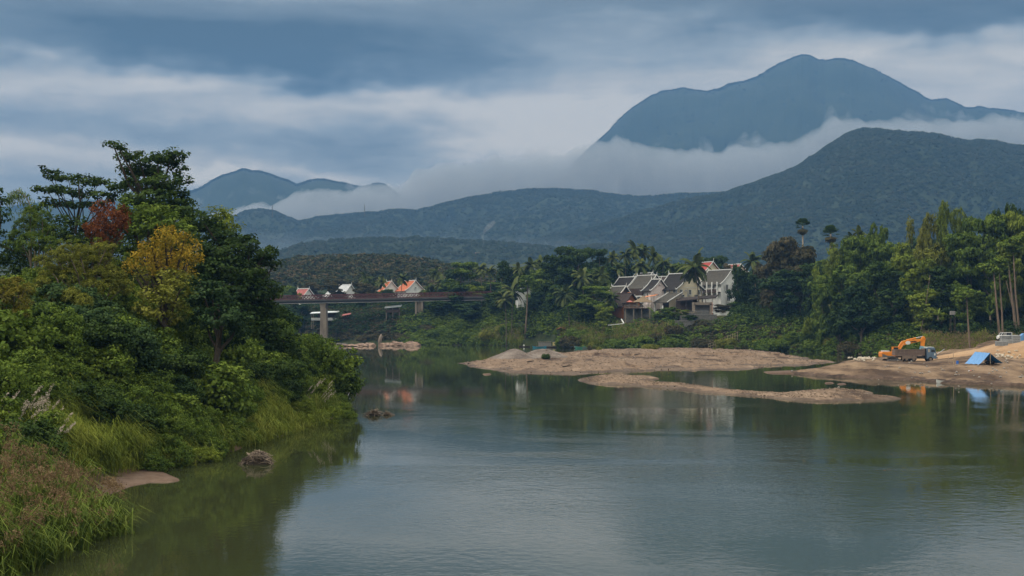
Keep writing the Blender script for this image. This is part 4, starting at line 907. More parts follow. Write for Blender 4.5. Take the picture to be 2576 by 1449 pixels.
TR = [  # px, top, width, distance, kind, material, label
    (291, 288, 20, 590, 'round', 'deep', 'dark round tree left of the red roof above the bridge'), (335, 280, 24, 600, 'round', 'brown', 'brownish round tree between the red roof and the white roof'), (289, 284, 22, 600, 'round', 'mid', 'green tree at the near end of the bridge railing'),
    (362, 283, 16, 590, 'layered', 'brown', 'brownish tree partly hiding the white roof'), (371, 286, 18, 585, 'round', 'brown', 'dark brownish tree right of the white roof'), (388, 292, 14, 590, 'round', 'deep', 'small dark tree below the smaller orange roof'),
    (313, 281, 20, 640, 'round', 'brown', 'olive brown tree behind the red roof'), (425, 291, 10, 600, 'round', 'mid', 'bushy green tree against the white gable above the bridge'),
    (448, 270, 26, 570, 'round', 'deep', 'dark tree on the skyline above the right half of the bridge'), (462, 262, 30, 570, 'layered', 'mid', 'broad olive tree on the skyline above the bridge end'), (455, 285, 34, 555, 'round', 'dark', 'dark shaded tree just above the bridge railing'),
    (474, 284, 26, 555, 'round', 'fresh', 'light green tree over the end of the bridge railing'), (440, 300, 26, 550, 'round', 'dark', 'dark tree below the bridge deck by the right pier'), (470, 302, 34, 545, 'round', 'deep', 'deep green tree under the end of the bridge'), (496, 290, 26, 540, 'round', 'dark', 'dark tree swallowing the end of the bridge'),
    (506, 261.5, 24, 545, 'round', 'dark', 'dark round skyline tree just past the bridge end'), (524, 272, 26, 540, 'round', 'mid', 'mid green tree under the skyline palms past the bridge end'), (540, 268, 24, 535, 'layered', 'mid', 'layered green tree left of the great dark tree'),
    (578, 246.5, 34, 520, 'layered', 'dark', 'great dark spreading tree, highest of the middle bank'), (560, 255, 28, 522, 'layered', 'dark', 'dark spreading tree joined to the great one on its left'), (597, 248, 26, 525, 'layered', 'dark', 'dark spreading tree joined to the great one on its right'), (575, 270, 44, 515, 'round', 'dark', 'shadowed round tree under the great dark tree'),
    (553, 285, 30, 505, 'round', 'dark', 'shadowed tree between the bridge end and the leaning palm'), (536, 292, 28, 522, 'round', 'deep', 'deep green tree behind the tall bare trunk'), (592, 286, 38, 480, 'layered', 'mid', 'wide acacia like tree with flat tiers left of the brown house'), (600, 268, 28, 515, 'round', 'mid', 'green tree between the great dark tree and the grey roofs'),
    (612, 268, 24, 520, 'round', 'dark', 'dark tree under the skyline palms left of the grey roofs'), (630, 262, 28, 540, 'round', 'dark', 'dark tree directly below the tallest skyline palm'), (648, 262, 26, 540, 'round', 'dark', 'dark tree behind the highest grey roof'), (668, 261, 26, 535, 'round', 'mid', 'green tree behind the ridge of the cream house'),
    (680, 262, 22, 530, 'round', 'mid', 'green tree between the cream house and the red roof'), (705, 257, 20, 580, 'round', 'dark', 'dark tree behind the big red roof'), (718, 256, 22, 585, 'layered', 'dark', 'dark tree right of the big red roof'), (728, 264, 18, 570, 'tall', 'brown', 'thin twiggy tree between the two red roofs'),
    (738, 265, 20, 477, 'round', 'dark', 'dark tree pressing against the last white house'), (750, 275, 26, 480, 'round', 'dark', 'very dark tree right of the last white house'), (768, 262, 26, 470, 'round', 'brown', 'brownish tree at the foot of the dull dark one'), 
    (786, 238, 34, 450, 'layered', 'brown', 'dull dark brownish tree left of the highest fan palm'), (774, 248, 30, 452, 'round', 'brown', 'dull green tree on the left flank of the brownish one'), (800, 246, 28, 445, 'layered', 'brown', 'dull tree below the highest fan palm'), (784, 268, 44, 440, 'round', 'deep', 'dark leafy tree below the dull brownish ones'), (812, 262, 26, 430, 'round', 'dark', 'dark tree behind the bamboo platform'),
    (832, 247, 24, 412, 'bamboo', 'fresh', 'light green bamboo below the shorter fan palm'), (820, 256, 22, 415, 'bamboo', 'fresh', 'light green bamboo left of the shorter fan palm'), (845, 243, 26, 410, 'round', 'mid', 'green tree right of the shorter fan palm'), (824, 272, 30, 400, 'round', 'mid', 'green tree hanging over the bamboo platform'),
    (861, 236, 34, 398, 'layered', 'mid', 'wide green tree on the skyline past the fan palms'), (878, 226, 16, 395, 'layered', 'mid', 'small flat topped tree sticking up on the skyline past the fan palms'), (880, 238, 30, 392, 'layered', 'mid', 'wide green tree under the small flat topped one'), (850, 262, 40, 388, 'round', 'mid', 'big green tree in the middle of the right hand wood'),
    (882, 262, 44, 376, 'round', 'dark', 'big dark tree in the right hand wood above the inlet'), (862, 286, 44, 372, 'round', 'deep', 'low dark tree overhanging the inlet'), (893, 290, 44, 365, 'round', 'dark', 'low dark tree behind the excavator'), (840, 296, 34, 384, 'round', 'dark', 'dark tree behind the rickety platform posts'),
    (902, 240, 30, 380, 'round', 'fresh', 'yellowish green tree below the tall bamboo'), (918, 214, 22, 374, 'bamboo', 'bamboo', 'tall yellow green bamboo plume on the right hand skyline'), (932, 214, 20, 374, 'bamboo', 'bamboo', 'bamboo plume between the two tallest ones'), (946, 202, 18, 372, 'bamboo', 'fresh', 'tallest bamboo plume of the right hand wood'), (958, 208.5, 18, 372, 'bamboo', 'fresh', 'bamboo plume just right of the tallest one'),
    (935, 238, 44, 368, 'bamboo', 'bamboo', 'broad bamboo mass under the tall plumes'), (915, 252, 36, 366, 'round', 'fresh', 'light olive tree left of the broad bamboo'), (968, 217, 20, 365, 'layered', 'mid', 'green tree right of the bamboo plumes'), (972, 234, 44, 356, 'layered', 'mid', 'wide tiered tree above the tall bare trunks'),
    (1010, 199, 22, 362, 'round', 'dark', 'dark tree topping the skyline at the right edge'), (998, 205, 18, 364, 'round', 'dark', 'dark tree left of the topmost one at the right edge'), (1020, 205, 20, 364, 'round', 'dark', 'dark tree cut by the right edge near the top'), (990, 216, 34, 352, 'layered', 'mid', 'wide light tiered tree below the topmost dark one'), (1015, 213, 36, 350, 'layered', 'fresh', 'wide light tiered tree at the right edge'),
    (940, 268, 50, 355, 'round', 'dark', 'dark shaded tree below the broad bamboo'), (925, 290, 36, 352, 'round', 'fresh', 'low light green tree above the excavator'), (965, 285, 36, 350, 'round', 'mid', 'green tree behind the short bare trunk'), (975, 262, 54, 358, 'round', 'dark', 'dark shaded tree behind the bare trunks'), (1010, 255, 60, 362, 'round', 'dark', 'dark shaded wood tree behind the paired trunks'), (1045, 230, 60, 350, 'round', 'dark', 'dark tree partly beyond the right edge'),
    (1000, 280, 50, 368, 'round', 'dark', 'low dark tree in the shade behind the paired trunks'), (905, 272, 40, 372, 'round', 'dark', 'dark tree between the light olive one and the inlet'),
    (405, 302, 22, 585, 'bamboo', 'fresh', 'light green bamboo below the bridge between the piers'), (390, 303, 20, 585, 'bamboo', 'mid', 'green bamboo below the bridge left of the tin roofed hut'), (350, 303, 24, 585, 'round', 'deep', 'dark tree below the bridge right of the tall pier'), (367, 304, 26, 590, 'round', 'deep', 'very dark tree below the middle of the bridge'), (300, 304, 30, 590, 'round', 'deep', 'dark tree below the bridge at its near end'), (325, 303, 24, 595, 'round', 'dark', 'dark tree behind the tall pier'), (425, 304, 22, 570, 'round', 'dark', 'dark tree behind the right pier'),
    (656, 313, 14, 462, 'round', 'mid', 'small tree before the terrace of the brown house'), (670, 307, 20, 462, 'round', 'mid', 'small green tree before the lean to of the cream house'), (681, 309, 16, 463, 'round', 'fresh', 'light green small tree left of the grey retaining walls'), (690, 316, 14, 458, 'round', 'dark', 'dark small tree standing on the retaining walls'), (603, 304, 20, 468, 'round', 'fresh', 'light green round tree beside the brown house'), (722, 304, 20, 468, 'round', 'brown', 'brownish small tree right of the concrete shed'), (737, 303, 22, 468, 'round', 'dark', 'dark small tree above the white wall')]
for t in TR: tree(*t[:6], t[6])
# fill trees behind, nothing in the picture tells these apart
for i in range(46):
    px = 440 + i * 13.2 + gt.normal(0, 2)
    d = float(np.interp(px, [440, 700, 1050], [600, 570, 420])); top = float(np.interp(px, [440, 500, 560, 600, 660, 730, 780, 850, 920, 1050], [283, 275, 262, 262, 268, 272, 262, 252, 236, 226])) + gt.uniform(0, 9)
    tree(px, top, gt.uniform(22, 34), d + gt.uniform(-10, 15), ['round', 'layered'][i % 2], ['dark', 'deep', 'mid'][i % 3], 'green tree half hidden in the dense wood along the far bank', 'half hidden trees of the far bank wood')
for i in range(12):
    px = 275 + i * 14; tree(px, 287 + gt.uniform(0, 6), gt.uniform(20, 28), 640 + gt.uniform(0, 40), 'round', ['deep', 'brown', 'mid'][i % 3], 'dull green tree in the belt behind the far houses', 'trees in the belt behind the far houses')
M_barkm = paint('weathered bark', (.17, .125, .09), .9, .4, 2, .1, stretch=(1, 1, .4))
# tall bare trunks
def pole_tree(label, p0, p1, d, r, crown=None, cm='mid'):
    a = W(p0[0], p0[1], d); b = W(p1[0], p1[1], d); b.z = min(b.z, hm(b.x, d)) - .3
    root = empty('tall_tree', b); tag(root, label, 'tree'); h = a - b
    m = h * .5 + Vector((gt.normal(0, .3), 0, 0)); MB().tube([(0, 0, 0), m * .5, m, m.lerp(h, .5), h], [r, r * .8, r * .66, r * .5, r * .35], 7).build('trunk', M_barkm, root, smooth=True)
    if crown:
        g = np.random.default_rng(int(p0[0])); s = d / F; L_ = [(h.x + x * s, g.normal(0, 1), h.z - y * s, rx * s, rx * s, ry * s) for x, y, rx, ry in crown]
        v, t = crown_mesh(g, L_, 1.1, 18, .75, .45, .7, .45); mesh_np('crown', v, quads_of(v), LM[cm], root, tint=t)
    return root
pole_tree('very tall bare trunked tree on the bank with a tuft of leaves on top', (527.7, 284), (525, 335), 511, .42, [(-3, -2, 6, 3), (5, -1, 6, 3), (0, -6, 7, 3), (9, 4, 5, 3), (-6, 5, 5, 3)], 'mid')
cr_ = [(-4, -4, 9, 4), (4, -8, 9, 4), (0, 0, 8, 4)]
pole_tree('tallest pale trunk at the right edge, straight and slim', (1013, 248), (1020, 322), 338, .3, cr_, 'mid')
pole_tree('thick pale trunk just left of the tallest one', (1008, 262), (1017, 322), 341, .4, cr_, 'fresh')
pole_tree('thin pale trunk leaning beside the thick one', (1006, 280), (1015, 321), 343, .2, [(-2, -3, 6, 3)], 'mid')
pole_tree('left trunk of the pair behind the grey blocks', (993.5, 270), (1001, 326), 330, .36, cr_, 'mid')
pole_tree('right trunk of the pair behind the grey blocks', (999, 272), (1003, 327), 331, .3, [(2, -4, 8, 4)], 'mid')
pole_tree('short bare trunk standing alone before the dark wood', (966.5, 296), (970.5, 324), 328, .3, [(-4, -2, 8, 4), (4, -3, 8, 4), (-9, 2, 6, 3)], 'mid')
pole_tree('slanting dead pole high in the dark wood', (930, 275), (919, 284), 350, .12)

# ------------------------------------------------------------------ undergrowth of the far bank (one mass, nobody could count it)
def under(name, label, pxr, sr, n, mat, seed, hfac=1.0, size=1.0, ln=.55, wd=.36, extra=None, clear=()):
    g = np.random.default_rng(seed); C = []
    px = g.uniform(*pxr, n); s = sr[0] + (sr[1] - sr[0]) * g.uniform(0, 1, n) ** 1.2
    Y = shore(px) + s; X = (px - 512) / F * Y; Z = HM(X, Y)
    keep = np.ones(n, bool)
    for (a, b, c, e) in clear: keep &= ~((px > a) & (px < b) & (s > c) & (s < e))
    X, Y, Z, s = X[keep], Y[keep], Z[keep], s[keep]; n = len(X)
    rr = size * g.uniform(.7, 1.6, n) * (1 + .02 * s)
    m = 16; d = unit(g.normal(size=(n, m, 3))); d[..., 2] = np.abs(d[..., 2])
    c = np.stack([X, Y, Z - .1], -1)[:, None, :] + d * rr[:, None, None] * np.array([1.15, 1.15, 1.0 * hfac])
    c = c.reshape(-1, 3); o = d.reshape(-1, 3)
    t0 = np.repeat(g.uniform(-.22, .22, n), m)
    v, t = clumps(g, c, o, 9, .42 * size, .55, ln, wd); t = np.clip(t + np.repeat(np.repeat(t0, 9), 4), 0, 1)
    return tag(mesh_np(name, v, quads_of(v), mat, tint=t), label, 'undergrowth', kind='stuff')
CL = [(640, 735, 18, 60), (674, 712, 12, 60), (612, 660, 14, 60), (908, 1060, -5, 6)]
under('bank_undergrowth', 'dense green undergrowth covering the far river bank', (430, 840), (0.5, 34), 1500, LM['mid'], 61, 1.0, 1.25, clear=CL + [(516, 560, -2, 7)])
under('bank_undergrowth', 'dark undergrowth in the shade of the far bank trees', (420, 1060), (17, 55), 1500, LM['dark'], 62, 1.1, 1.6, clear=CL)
under('bank_undergrowth', 'brownish dry undergrowth below the houses', (690, 900), (0.5, 16), 420, LM['brown'], 63, .9, 1.0)
under('bank_undergrowth', 'dry brown brush on the slope below the bridge', (300, 412), (4, 34), 520, LM['brown'], 64, .8, 1.1)
under('bank_undergrowth', 'green scrub below the bridge and the stilt houses', (270, 430), (8, 60), 700, LM['deep'], 65, 1, 1.3)
under('bank_undergrowth', 'bright creeping vines over the bank foot right of the bridge pier', (402, 500), (0, 24), 500, LM['mid'], 66, .9, 1.5)
under('bank_undergrowth', 'rough green scrub behind the earth spit', (905, 1060), (-1, 16), 900, LM['bamboo'], 67, .9, .9)
under('bank_undergrowth', 'green shrubs over the inlet and the dirt track', (820, 925), (0, 26), 450, LM['mid'], 68, 1.1, 1.1)
def reed_band(name, label, pxr, sr, n, h, seed, heads=True, mat='grass'):
    g = np.random.default_rng(seed); px = g.uniform(*pxr, n); s = g.uniform(*sr, n); Y = shore(px) + s; X = (px - 512) / F * Y
    P = np.stack([X, Y, 0 * X], -1); o, tip = grass_field(name, label, P, h, LM[mat], seed, wd=.05, per=24, spread=.6, droop=.5, zf=hm)
    if heads:
        b = np.stack([X, Y, HM(X, Y) + h * g.uniform(.75, 1.15, n)], -1); b = np.repeat(b, 3, 0) + g.normal(0, .5, (n * 3, 3)) * np.array([1, 1, .5])
        v, t = clumps(g, b, np.zeros_like(b), 7, .32, 1.2, .3, .12, up=.2, rand=1.0)
        tag(mesh_np(name + '_heads', v, quads_of(v), LM['drygrass'], tint=t), 'brown seed heads of the ' + label, 'seed heads', kind='stuff')
reed_band('reed_bed', 'brown reeds before the brown house on the far bank', (560, 668), (1, 9), 330, 3.4, 71)
reed_band('reed_bed', 'pale reeds along the far bank right of the bridge', (475, 522), (0, 6), 150, 3.0, 72)
reed_band('reed_bed', 'dry reeds on the slope above the dirt track', (925, 1060), (0, 16), 800, 2.0, 73)
def round_bush(px, py, wpx, hpx, d, mat, label, name='round_bush', zb=None):
    s = d / F; p = W(px, py, d); r = empty(name, (p.x, d, p.z if zb is None else zb)); tag(r, label, 'bush')
    g = np.random.default_rng(int(px * 7)); a = wpx * s / 2; h = hpx * s
    L_ = [(g.uniform(-.6, .6) * a, g.uniform(-.6, .6) * a, h * g.uniform(.3, .6), a * .5, a * .5, h * .4) for _ in range(6)] + [(0, 0, h * .3, a * .9, a * .9, h * .5)]
    v, t = crown_mesh(g, L_, max(.35, .10 * a + .25), 18, .12 * a + .2, .7, .12 * a + .16, .06 * a + .04, hang=.3); mesh_np('foliage', v, quads_of(v), LM[mat], r, tint=t)
    mb = MB()
    for l in L_[:5]: mb.tube([(l[0] * .2, l[1] * .2, -.2), (l[0] * .7, l[1] * .7, l[2] * .5), l[:3]], [.05 * a + .02, .03 * a, .01], 5, cap=False)
    mb.build('stems', M_barkd, r); return r
round_bush(546, 357.5, 9, 5, 305, 'dark', 'small dark bush beside the gravel heaps', zb=.75)
round_bush(772, 352.5, 36, 11, 410, 'mid', 'wide bright green bush on the back of the gravel bar', zb=.4)
round_bush(729, 352, 8, 5, 400, 'mid', 'small green bush left of the wide one on the gravel bar', zb=.8)
round_bush(714, 353, 3, 2.4, 385, 'fresh', 'tiny green tuft on the gravel bar', zb=.9)
round_bush(590, 351.5, 5, 5, 385, 'brown', 'small dry shrub at the back edge of the gravel bar', zb=.9)
round_bush(599, 351.5, 6, 4, 385, 'bamboo', 'yellowish shrub next to the dry one on the gravel bar', zb=.9)
round_bush(649, 351, 16, 5, 400, 'bamboo', 'low spreading yellowish shrub at the back of the gravel bar', zb=.9)
round_bush(640, 348, 34, 14, 438, 'mid', 'large rounded green bush at the water below the brown house', zb=0)
round_bush(615, 348, 22, 11, 440, 'mid', 'rounded green bush left of the large one at the water', zb=0)
round_bush(672, 348, 26, 12, 436, 'mid', 'rounded green bush right of the large one at the water', zb=0)
round_bush(567, 346, 24, 13, 474, 'mid', 'leafy green bush beside the covered boat', zb=.2)
round_bush(575, 347, 28, 14, 470, 'brown', 'brownish feathery bush between the boats', zb=.1)
gb = np.random.default_rng(55)
for i in range(44):
    px = 425 + i * 10.6 + gb.normal(0, 3); d = float(shore(px)) + gb.uniform(0, 9); wpx = gb.uniform(12, 26)
    if (596 < px < 690 and i % 2) or 512 < px < 562: continue
    X = (px - 512) / F * d; j = int(gb.integers(0, 4)); mt, lb = [('mid', 'rounded green bush in the row along the far waterline'), ('bamboo', 'olive green bush in the row along the far waterline'), ('mid', 'rounded green bush in the row along the far waterline'), ('brown', 'brownish bush in the row along the far waterline')][j]
    o = round_bush(px, 340, wpx, wpx * gb.uniform(.4, .62), d, mt, lb, zb=max(0, hm(X, d) - .2)); o['group'] = lb.split(' in ')[0] + 's along the far waterline'
# banana plants
def banana(px, py, d, hpx, label):
    s = d / F; p = W(px, py, d); r = empty('banana_plant', (p.x, d, hm(p.x, d) if d > 360 else p.z)); tag(r, label, 'plant', 'banana plants'); h = hpx * s
    g = np.random.default_rng(int(px)); V = []; Q = []
    for i in range(9):
        az = g.uniform(0, 6.28); el = R(g.uniform(25, 80)); dr = np.array([math.cos(az) * math.cos(el), math.sin(az) * math.cos(el), math.sin(el)]); sd = np.array([-math.sin(az), math.cos(az), 0]); q = np.array([0, 0, h * .35])
        wds = [.1, .32, .4, .34, .05]
        for k in range(5):
            V += [q - sd * wds[k] * h * .22, q + sd * wds[k] * h * .22]
            if k: b = len(V) - 4; Q.append((b, b + 1, b + 3, b + 2))
            q = q + dr * h * .19; dr = unit(dr + np.array([0, 0, -.3]))
    mesh_np('leaves', np.array(V), np.array(Q), LM['mid'], r, tint=np.full(len(V), .7)); MB().tube([(0, 0, 0), (0, 0, h * .4)], [.12, .08], 6).build('stem', M_barkp, r)
banana(477, 318, 520, 12, 'banana plant under the right end of the bridge'); banana(655, 322, 464, 18, 'tall spiky banana plant below the terrace'); banana(735, 301, 474, 13, 'banana plant before the last white house')
banana(990, 320, 335, 12, 'banana plant behind the pair of trunks'); banana(938, 320, 340, 12, 'banana plant near the short bare trunk'); banana(665, 325, 462, 10, 'small banana plant beside the retaining walls')
# wood on the hill behind the bridge
def near_hill_wood():
    g = np.random.default_rng(5); ox = [200, 280, 302, 330, 358, 380, 400, 417, 437, 470, 520]; oy = [275, 268, 263, 262, 261.5, 261, 262, 264, 268, 276, 284]
    def H(X, Y):
        px = 512 + X / Y * F; zr = CAMZ + (322 - 2 - np.interp(px, ox, oy)) / F * 950
        t = np.clip((950 - Y) / 240, 0, 1); return np.where(Y < 950, zr * (1 - t ** 1.5) + 20 * t, zr * (1 - np.clip((Y - 950) / 200, 0, 1)))
    pxs = np.arange(180, 540, 3); ds = np.arange(700, 1150, 12); P, Y = np.meshgrid(pxs, ds); X = (P - 512) / F * Y
    tag(mesh_np('town_hill', np.stack([X, Y, H(X, Y)], -1).reshape(-1, 3), grid_faces(len(pxs), len(ds)), M_hillg, smooth=True), 'wooded hill directly behind the bridge', 'hill', kind='structure')
    n = 1500; px = g.uniform(230, 520, n); y = 955 - 220 * g.uniform(0, 1, n) ** .9; X = (px - 512) / F * y; z = H(X, y)
    r = g.uniform(2.2, 4.2, n); m = 9; d = unit(g.normal(size=(n, m, 3))); d[..., 2] = np.abs(d[..., 2])
    c = (np.stack([X, y, z + r * .3], -1)[:, None, :] + d * r[:, None, None] * np.array([1, 1, .9])).reshape(-1, 3)
    v, t = clumps(g, c, d.reshape(-1, 3), 9, 1.1, .6, 1.5, 1.0); t = np.clip(t * .6 + np.repeat(np.repeat(g.uniform(-.25, .45, n), m * 9), 4), 0, 1)
    tag(mesh_np('hill_wood', v, quads_of(v), leaf_mat('hill wood leaves', (.025, .04, .015), (.06, .065, .026), (.15, .10, .05), 0), tint=t), 'mixed green and brown wood on the hill behind the bridge', 'forest', kind='stuff')
    return H
HT = near_hill_wood()
# ------------------------------------------------------------------ building materials
def tile_mat(name, c, sx=.9):
    m, nt, N, L = new_mat(name)
    tcn = N.new('ShaderNodeTexCoord'); w_ = N.new('ShaderNodeTexWave'); w_.wave_type = 'BANDS'; w_.bands_direction = 'Z'; w_.inputs['Scale'].default_value = 1.6; w_.inputs['Distortion'].default_value = .6; L.new(tcn.outputs['Object'], w_.inputs['Vector'])
    f = noise_n(nt, 1.1, 5, .7)
    k = math_n(nt, 'ADD', math_n(nt, 'MULTIPLY', w_.outputs['Fac'], .25), math_n(nt, 'MULTIPLY', f, .8))
    cl = ramp(nt, k, [(.25, tuple(q * .55 for q in c)), (.5, c), (.8, tuple(min(1, q * 1.5) for q in c))]); finish(nt, cl, .85, .15, k, .5, .05); return m
M_tdark = tile_mat('dark roof tiles', (.022, .019, .018)); M_tgrey = tile_mat('weathered grey roof tiles', (.062, .056, .047)); M_tbrown = tile_mat('brown roof shingles', (.045, .033, .030))
M_tred = tile_mat('red roof tiles', (.30, .055, .045)); M_torange = tile_mat('orange roof tiles', (.38, .115, .055)); M_tpink = tile_mat('faded red roof tiles', (.30, .10, .09)); M_twhite = tile_mat('pale grey roof sheets', (.42, .43, .43))
M_white = paint('white plaster', (.62, .62, .59), .8, .18, .9, .2); M_cream = paint('cream plaster', (.62, .54, .39), .8, .14, .7, .2); M_pink = paint('pinkish plaster', (.66, .57, .54), .8, .12, .7, .2)
M_trim = paint('white trim', (.58, .58, .56), .6, .1, 2); M_glass = paint('dark window glass', (.025, .028, .03), .25, .3, 3, .5); M_dwood = paint('dark wood', (.055, .035, .028), .7, .4, 2, stretch=(1, 1, 4)); M_owood = paint('orange brown wood', (.23, .085, .035), .7, .3, 1.5, stretch=(4, 4, .6))
M_conc = paint('stained concrete', (.20, .165, .13), .9, .35, .6, .1, stretch=(1, 1, .35)); M_concd = paint('dark stone wall', (.13, .125, .115), .9, .45, 1.4, .1); M_tin = paint('pale tin sheet', (.55, .58, .6), .5, .2, 1.2); M_thatch = paint('thatch', (.20, .145, .09), .95, .4, 3, stretch=(1, 1, 4))
M_rust = paint('dark red steel', (.085, .024, .024), .7, .35, 2); M_awn = paint('orange awning', (.55, .19, .07), .7, .2, 2); M_bam = paint('bamboo poles', (.34, .26, .17), .8, .3, 3); M_beigew = paint('beige boards', (.42, .35, .26), .85, .25, 1.5, stretch=(6, 6, .4))
M_block = paint('bare concrete block', (.22, .21, .20), .9, .3, 1.5)

def window(root, face, u, z, w_, h, L_, W_, pane=M_glass, frame=M_trim, name='window', sill=True):
    mb = MB(); pm = MB(); t = .12
    if face == 'g': P = lambda a, b, o: (o, u + a, z + b); dim = lambda a, b, o: (o, a, b); x0 = .03
    else: P = lambda a, b, o: (u + a, -W_ / 2 - o, z + b); dim = lambda a, b, o: (a, o, b); x0 = .03
    for a, b, wa, hb in ((-w_ / 2, 0, t, h + t), (w_ / 2, 0, t, h + t), (0, h / 2, w_ + t, t), (0, -h / 2, w_ + t, t), (0, 0, t * .5, h)): mb.box(P(a, b, x0), dim(wa, hb, .16))
    if sill: mb.box(P(0, -h / 2 - .14, .12), dim(w_ + .4, .12, .3))
    f = mb.build(name, frame, root); pm.box(P(0, 0, .0), dim(w_, h, .05)); pm.build('pane', pane, f); return f
def house(name, label, pk, d, W_, L_, rise, wallh, phi, wall, roof, trim=M_trim, wins=(), sag=.06, ov=.8, cat='house', finial=.8, eave_only=False, group=None, stilt=0, hip=0.0, doors=()):
    """pk: picture point of the gable peak nearest the viewer"""
    p = W(pk[0], pk[1], d); zb = p.z - rise - wallh; ph = R(phi)
    root = empty(name, (p.x, p.y, zb), ph - math.pi / 2); tag(root, label, cat, group)
    gi = .5                                              # gable wall set back under the roof edge
    hw = W_ / 2 + ov; dz = rise / (W_ / 2) * ov
    n = 5; prof = []
    for i in range(n + 1):
        t = i / n; prof.append((t * hw, wallh + rise - (rise + dz) * (t + sag * math.sin(math.pi * t) * 1.6)))
    pz = lambda y: float(np.interp(y, [q[0] for q in prof], [q[1] for q in prof])) - .24
    ys = [W_ / 2 * k / 4 for k in (4, 3, 2, 1, 0)]; gp = [(y, pz(y)) for y in ys] + [(-y, pz(y)) for y in ys[::-1][1:]]
    low = -14 if name == 'hilltop_house' else min(-1.5, hm(p.x, p.y) - zb - 2)
    MB().prism([(-W_ / 2, low), (W_ / 2, low)] + gp, 'x', -L_ + gi, -gi).build('wall', wall, root)
    rb = MB(); xs = (-L_ - .2, .25); th = .16
    for sg in (-1, 1):
        for i in range(n):
            (a, za), (b, zb_) = prof[i], prof[i + 1]
            vs = [(xs[0] + hip * (1 - i / n) * 0, sg * a, za), (xs[1], sg * a, za), (xs[1], sg * b, zb_), (xs[0], sg * b, zb_)]
            vs += [(q[0], q[1], q[2] - th) for q in vs]
            rb.add(vs, [(0, 1, 2, 3), (7, 6, 5, 4), (0, 4, 5, 1), (2, 6, 7, 3), (1, 5, 6, 2), (3, 7, 4, 0)])
    ro = rb.build('roof', roof, root)
    tb = MB(); tb.box(((xs[0] + xs[1]) / 2, 0, prof[0][1] + .1), (xs[1] - xs[0], .36, .3))
    for x in (xs[0] + .1, xs[1] - .05):
        for sg in (-1, 1):
            for i in range(n): tb.bar((x, sg * prof[i][0], prof[i][1] + .1), (x, sg * prof[i + 1][0], prof[i + 1][1] + .1), .2, .26)
            e = prof[-1]
            if finial: tb.tube([(x, sg * e[0], e[1] + .1), (x, sg * (e[0] + .25), e[1] + .2), (x, sg * (e[0] + .35), e[1] + .2 + finial * .6)], [.14, .1, .03], 5)
        if finial: tb.tube([(x, 0, prof[0][1]), (x + (.12 if x > -1 else -.12), 0, prof[0][1] + .5), (x + (.3 if x > -1 else -.3), 0, prof[0][1] + .4 + finial)], [.2, .12, .03], 5)
    tb.build('roof_trim', trim, ro)
    for q in wins: window(root, q[0], q[1], q[2], q[3], q[4], L_, W_, *(q[5:] if len(q) > 5 else ()))
    for q in doors:
        f = window(root, q[0], q[1], q[2], q[3], q[4], L_, W_, M_dwood, M_trim, 'door', False)
    return root

# town houses, far to near
house('red_roofed_house', 'house with a big bright red roof behind the cream house', (713, 261.8), 560, 10, 13, 4.4, 5, 25, M_cream, M_tred, finial=1.2)
house('red_roofed_house', 'small dull red roof peeping out at the edge of the dark trees', (741, 264), 600, 7, 9, 3, 4, 25, M_cream, M_tpink, finial=0)
house('grey_roofed_house', 'grey roofed house farthest back of the riverside group', (652.4, 272.8), 522, 7, 10, 2.6, 5, 32, M_cream, M_tdark)
house('grey_roofed_house', 'low brownish grey roof between the back house and the cream house', (676, 276.2), 512, 7, 12, 2.2, 5, 32, M_cream, M_tbrown)
house('grey_roofed_house', 'dark grey roofed house on the bridge side of the group', (635.4, 276.9), 508, 8, 9.6, 3.6, 5, 32, M_cream, M_tdark, wins=[('g', 1, 3, 1, 1.2), ('s', -4, 3, 1, 1.2)])
h = house('grey_roofed_house', 'large pale grey roofed house with dark balcony in the middle of the group', (656.3, 275), 499, 9, 10.8, 4.0, 5.4, 32, M_white, M_tgrey, wins=[('s', -8.5, 3.4, 1.6, 1.6, M_beigew)])
mb = MB(); mb.box((-5.4, -5.4, 3.3), (10.4, 1.6, 2.4)); mb.build('balcony', M_dwood, h); mb = MB(); mb.box((-5.4, -6.3, 1.9), (11, .25, .45)); mb.box((-5.4, -6.3, -.2), (11, .25, .4))
for i in range(5): mb.box((-.4 - i * 2.5, -6.3, .8), (.3, .3, 2.0))
mb.build('balcony_rail', M_trim, h)
house('pink_gabled_house', 'narrow house with a pinkish white gable and steep dark roof', (660.7, 279.2), 488, 7.6, 5.2, 3.4, 6.4, 30, M_pink, M_tdark, wins=[('s', -2.4, 4.2, 1.0, 1.8), ('s', -4, 4.2, .9, 1.8)])
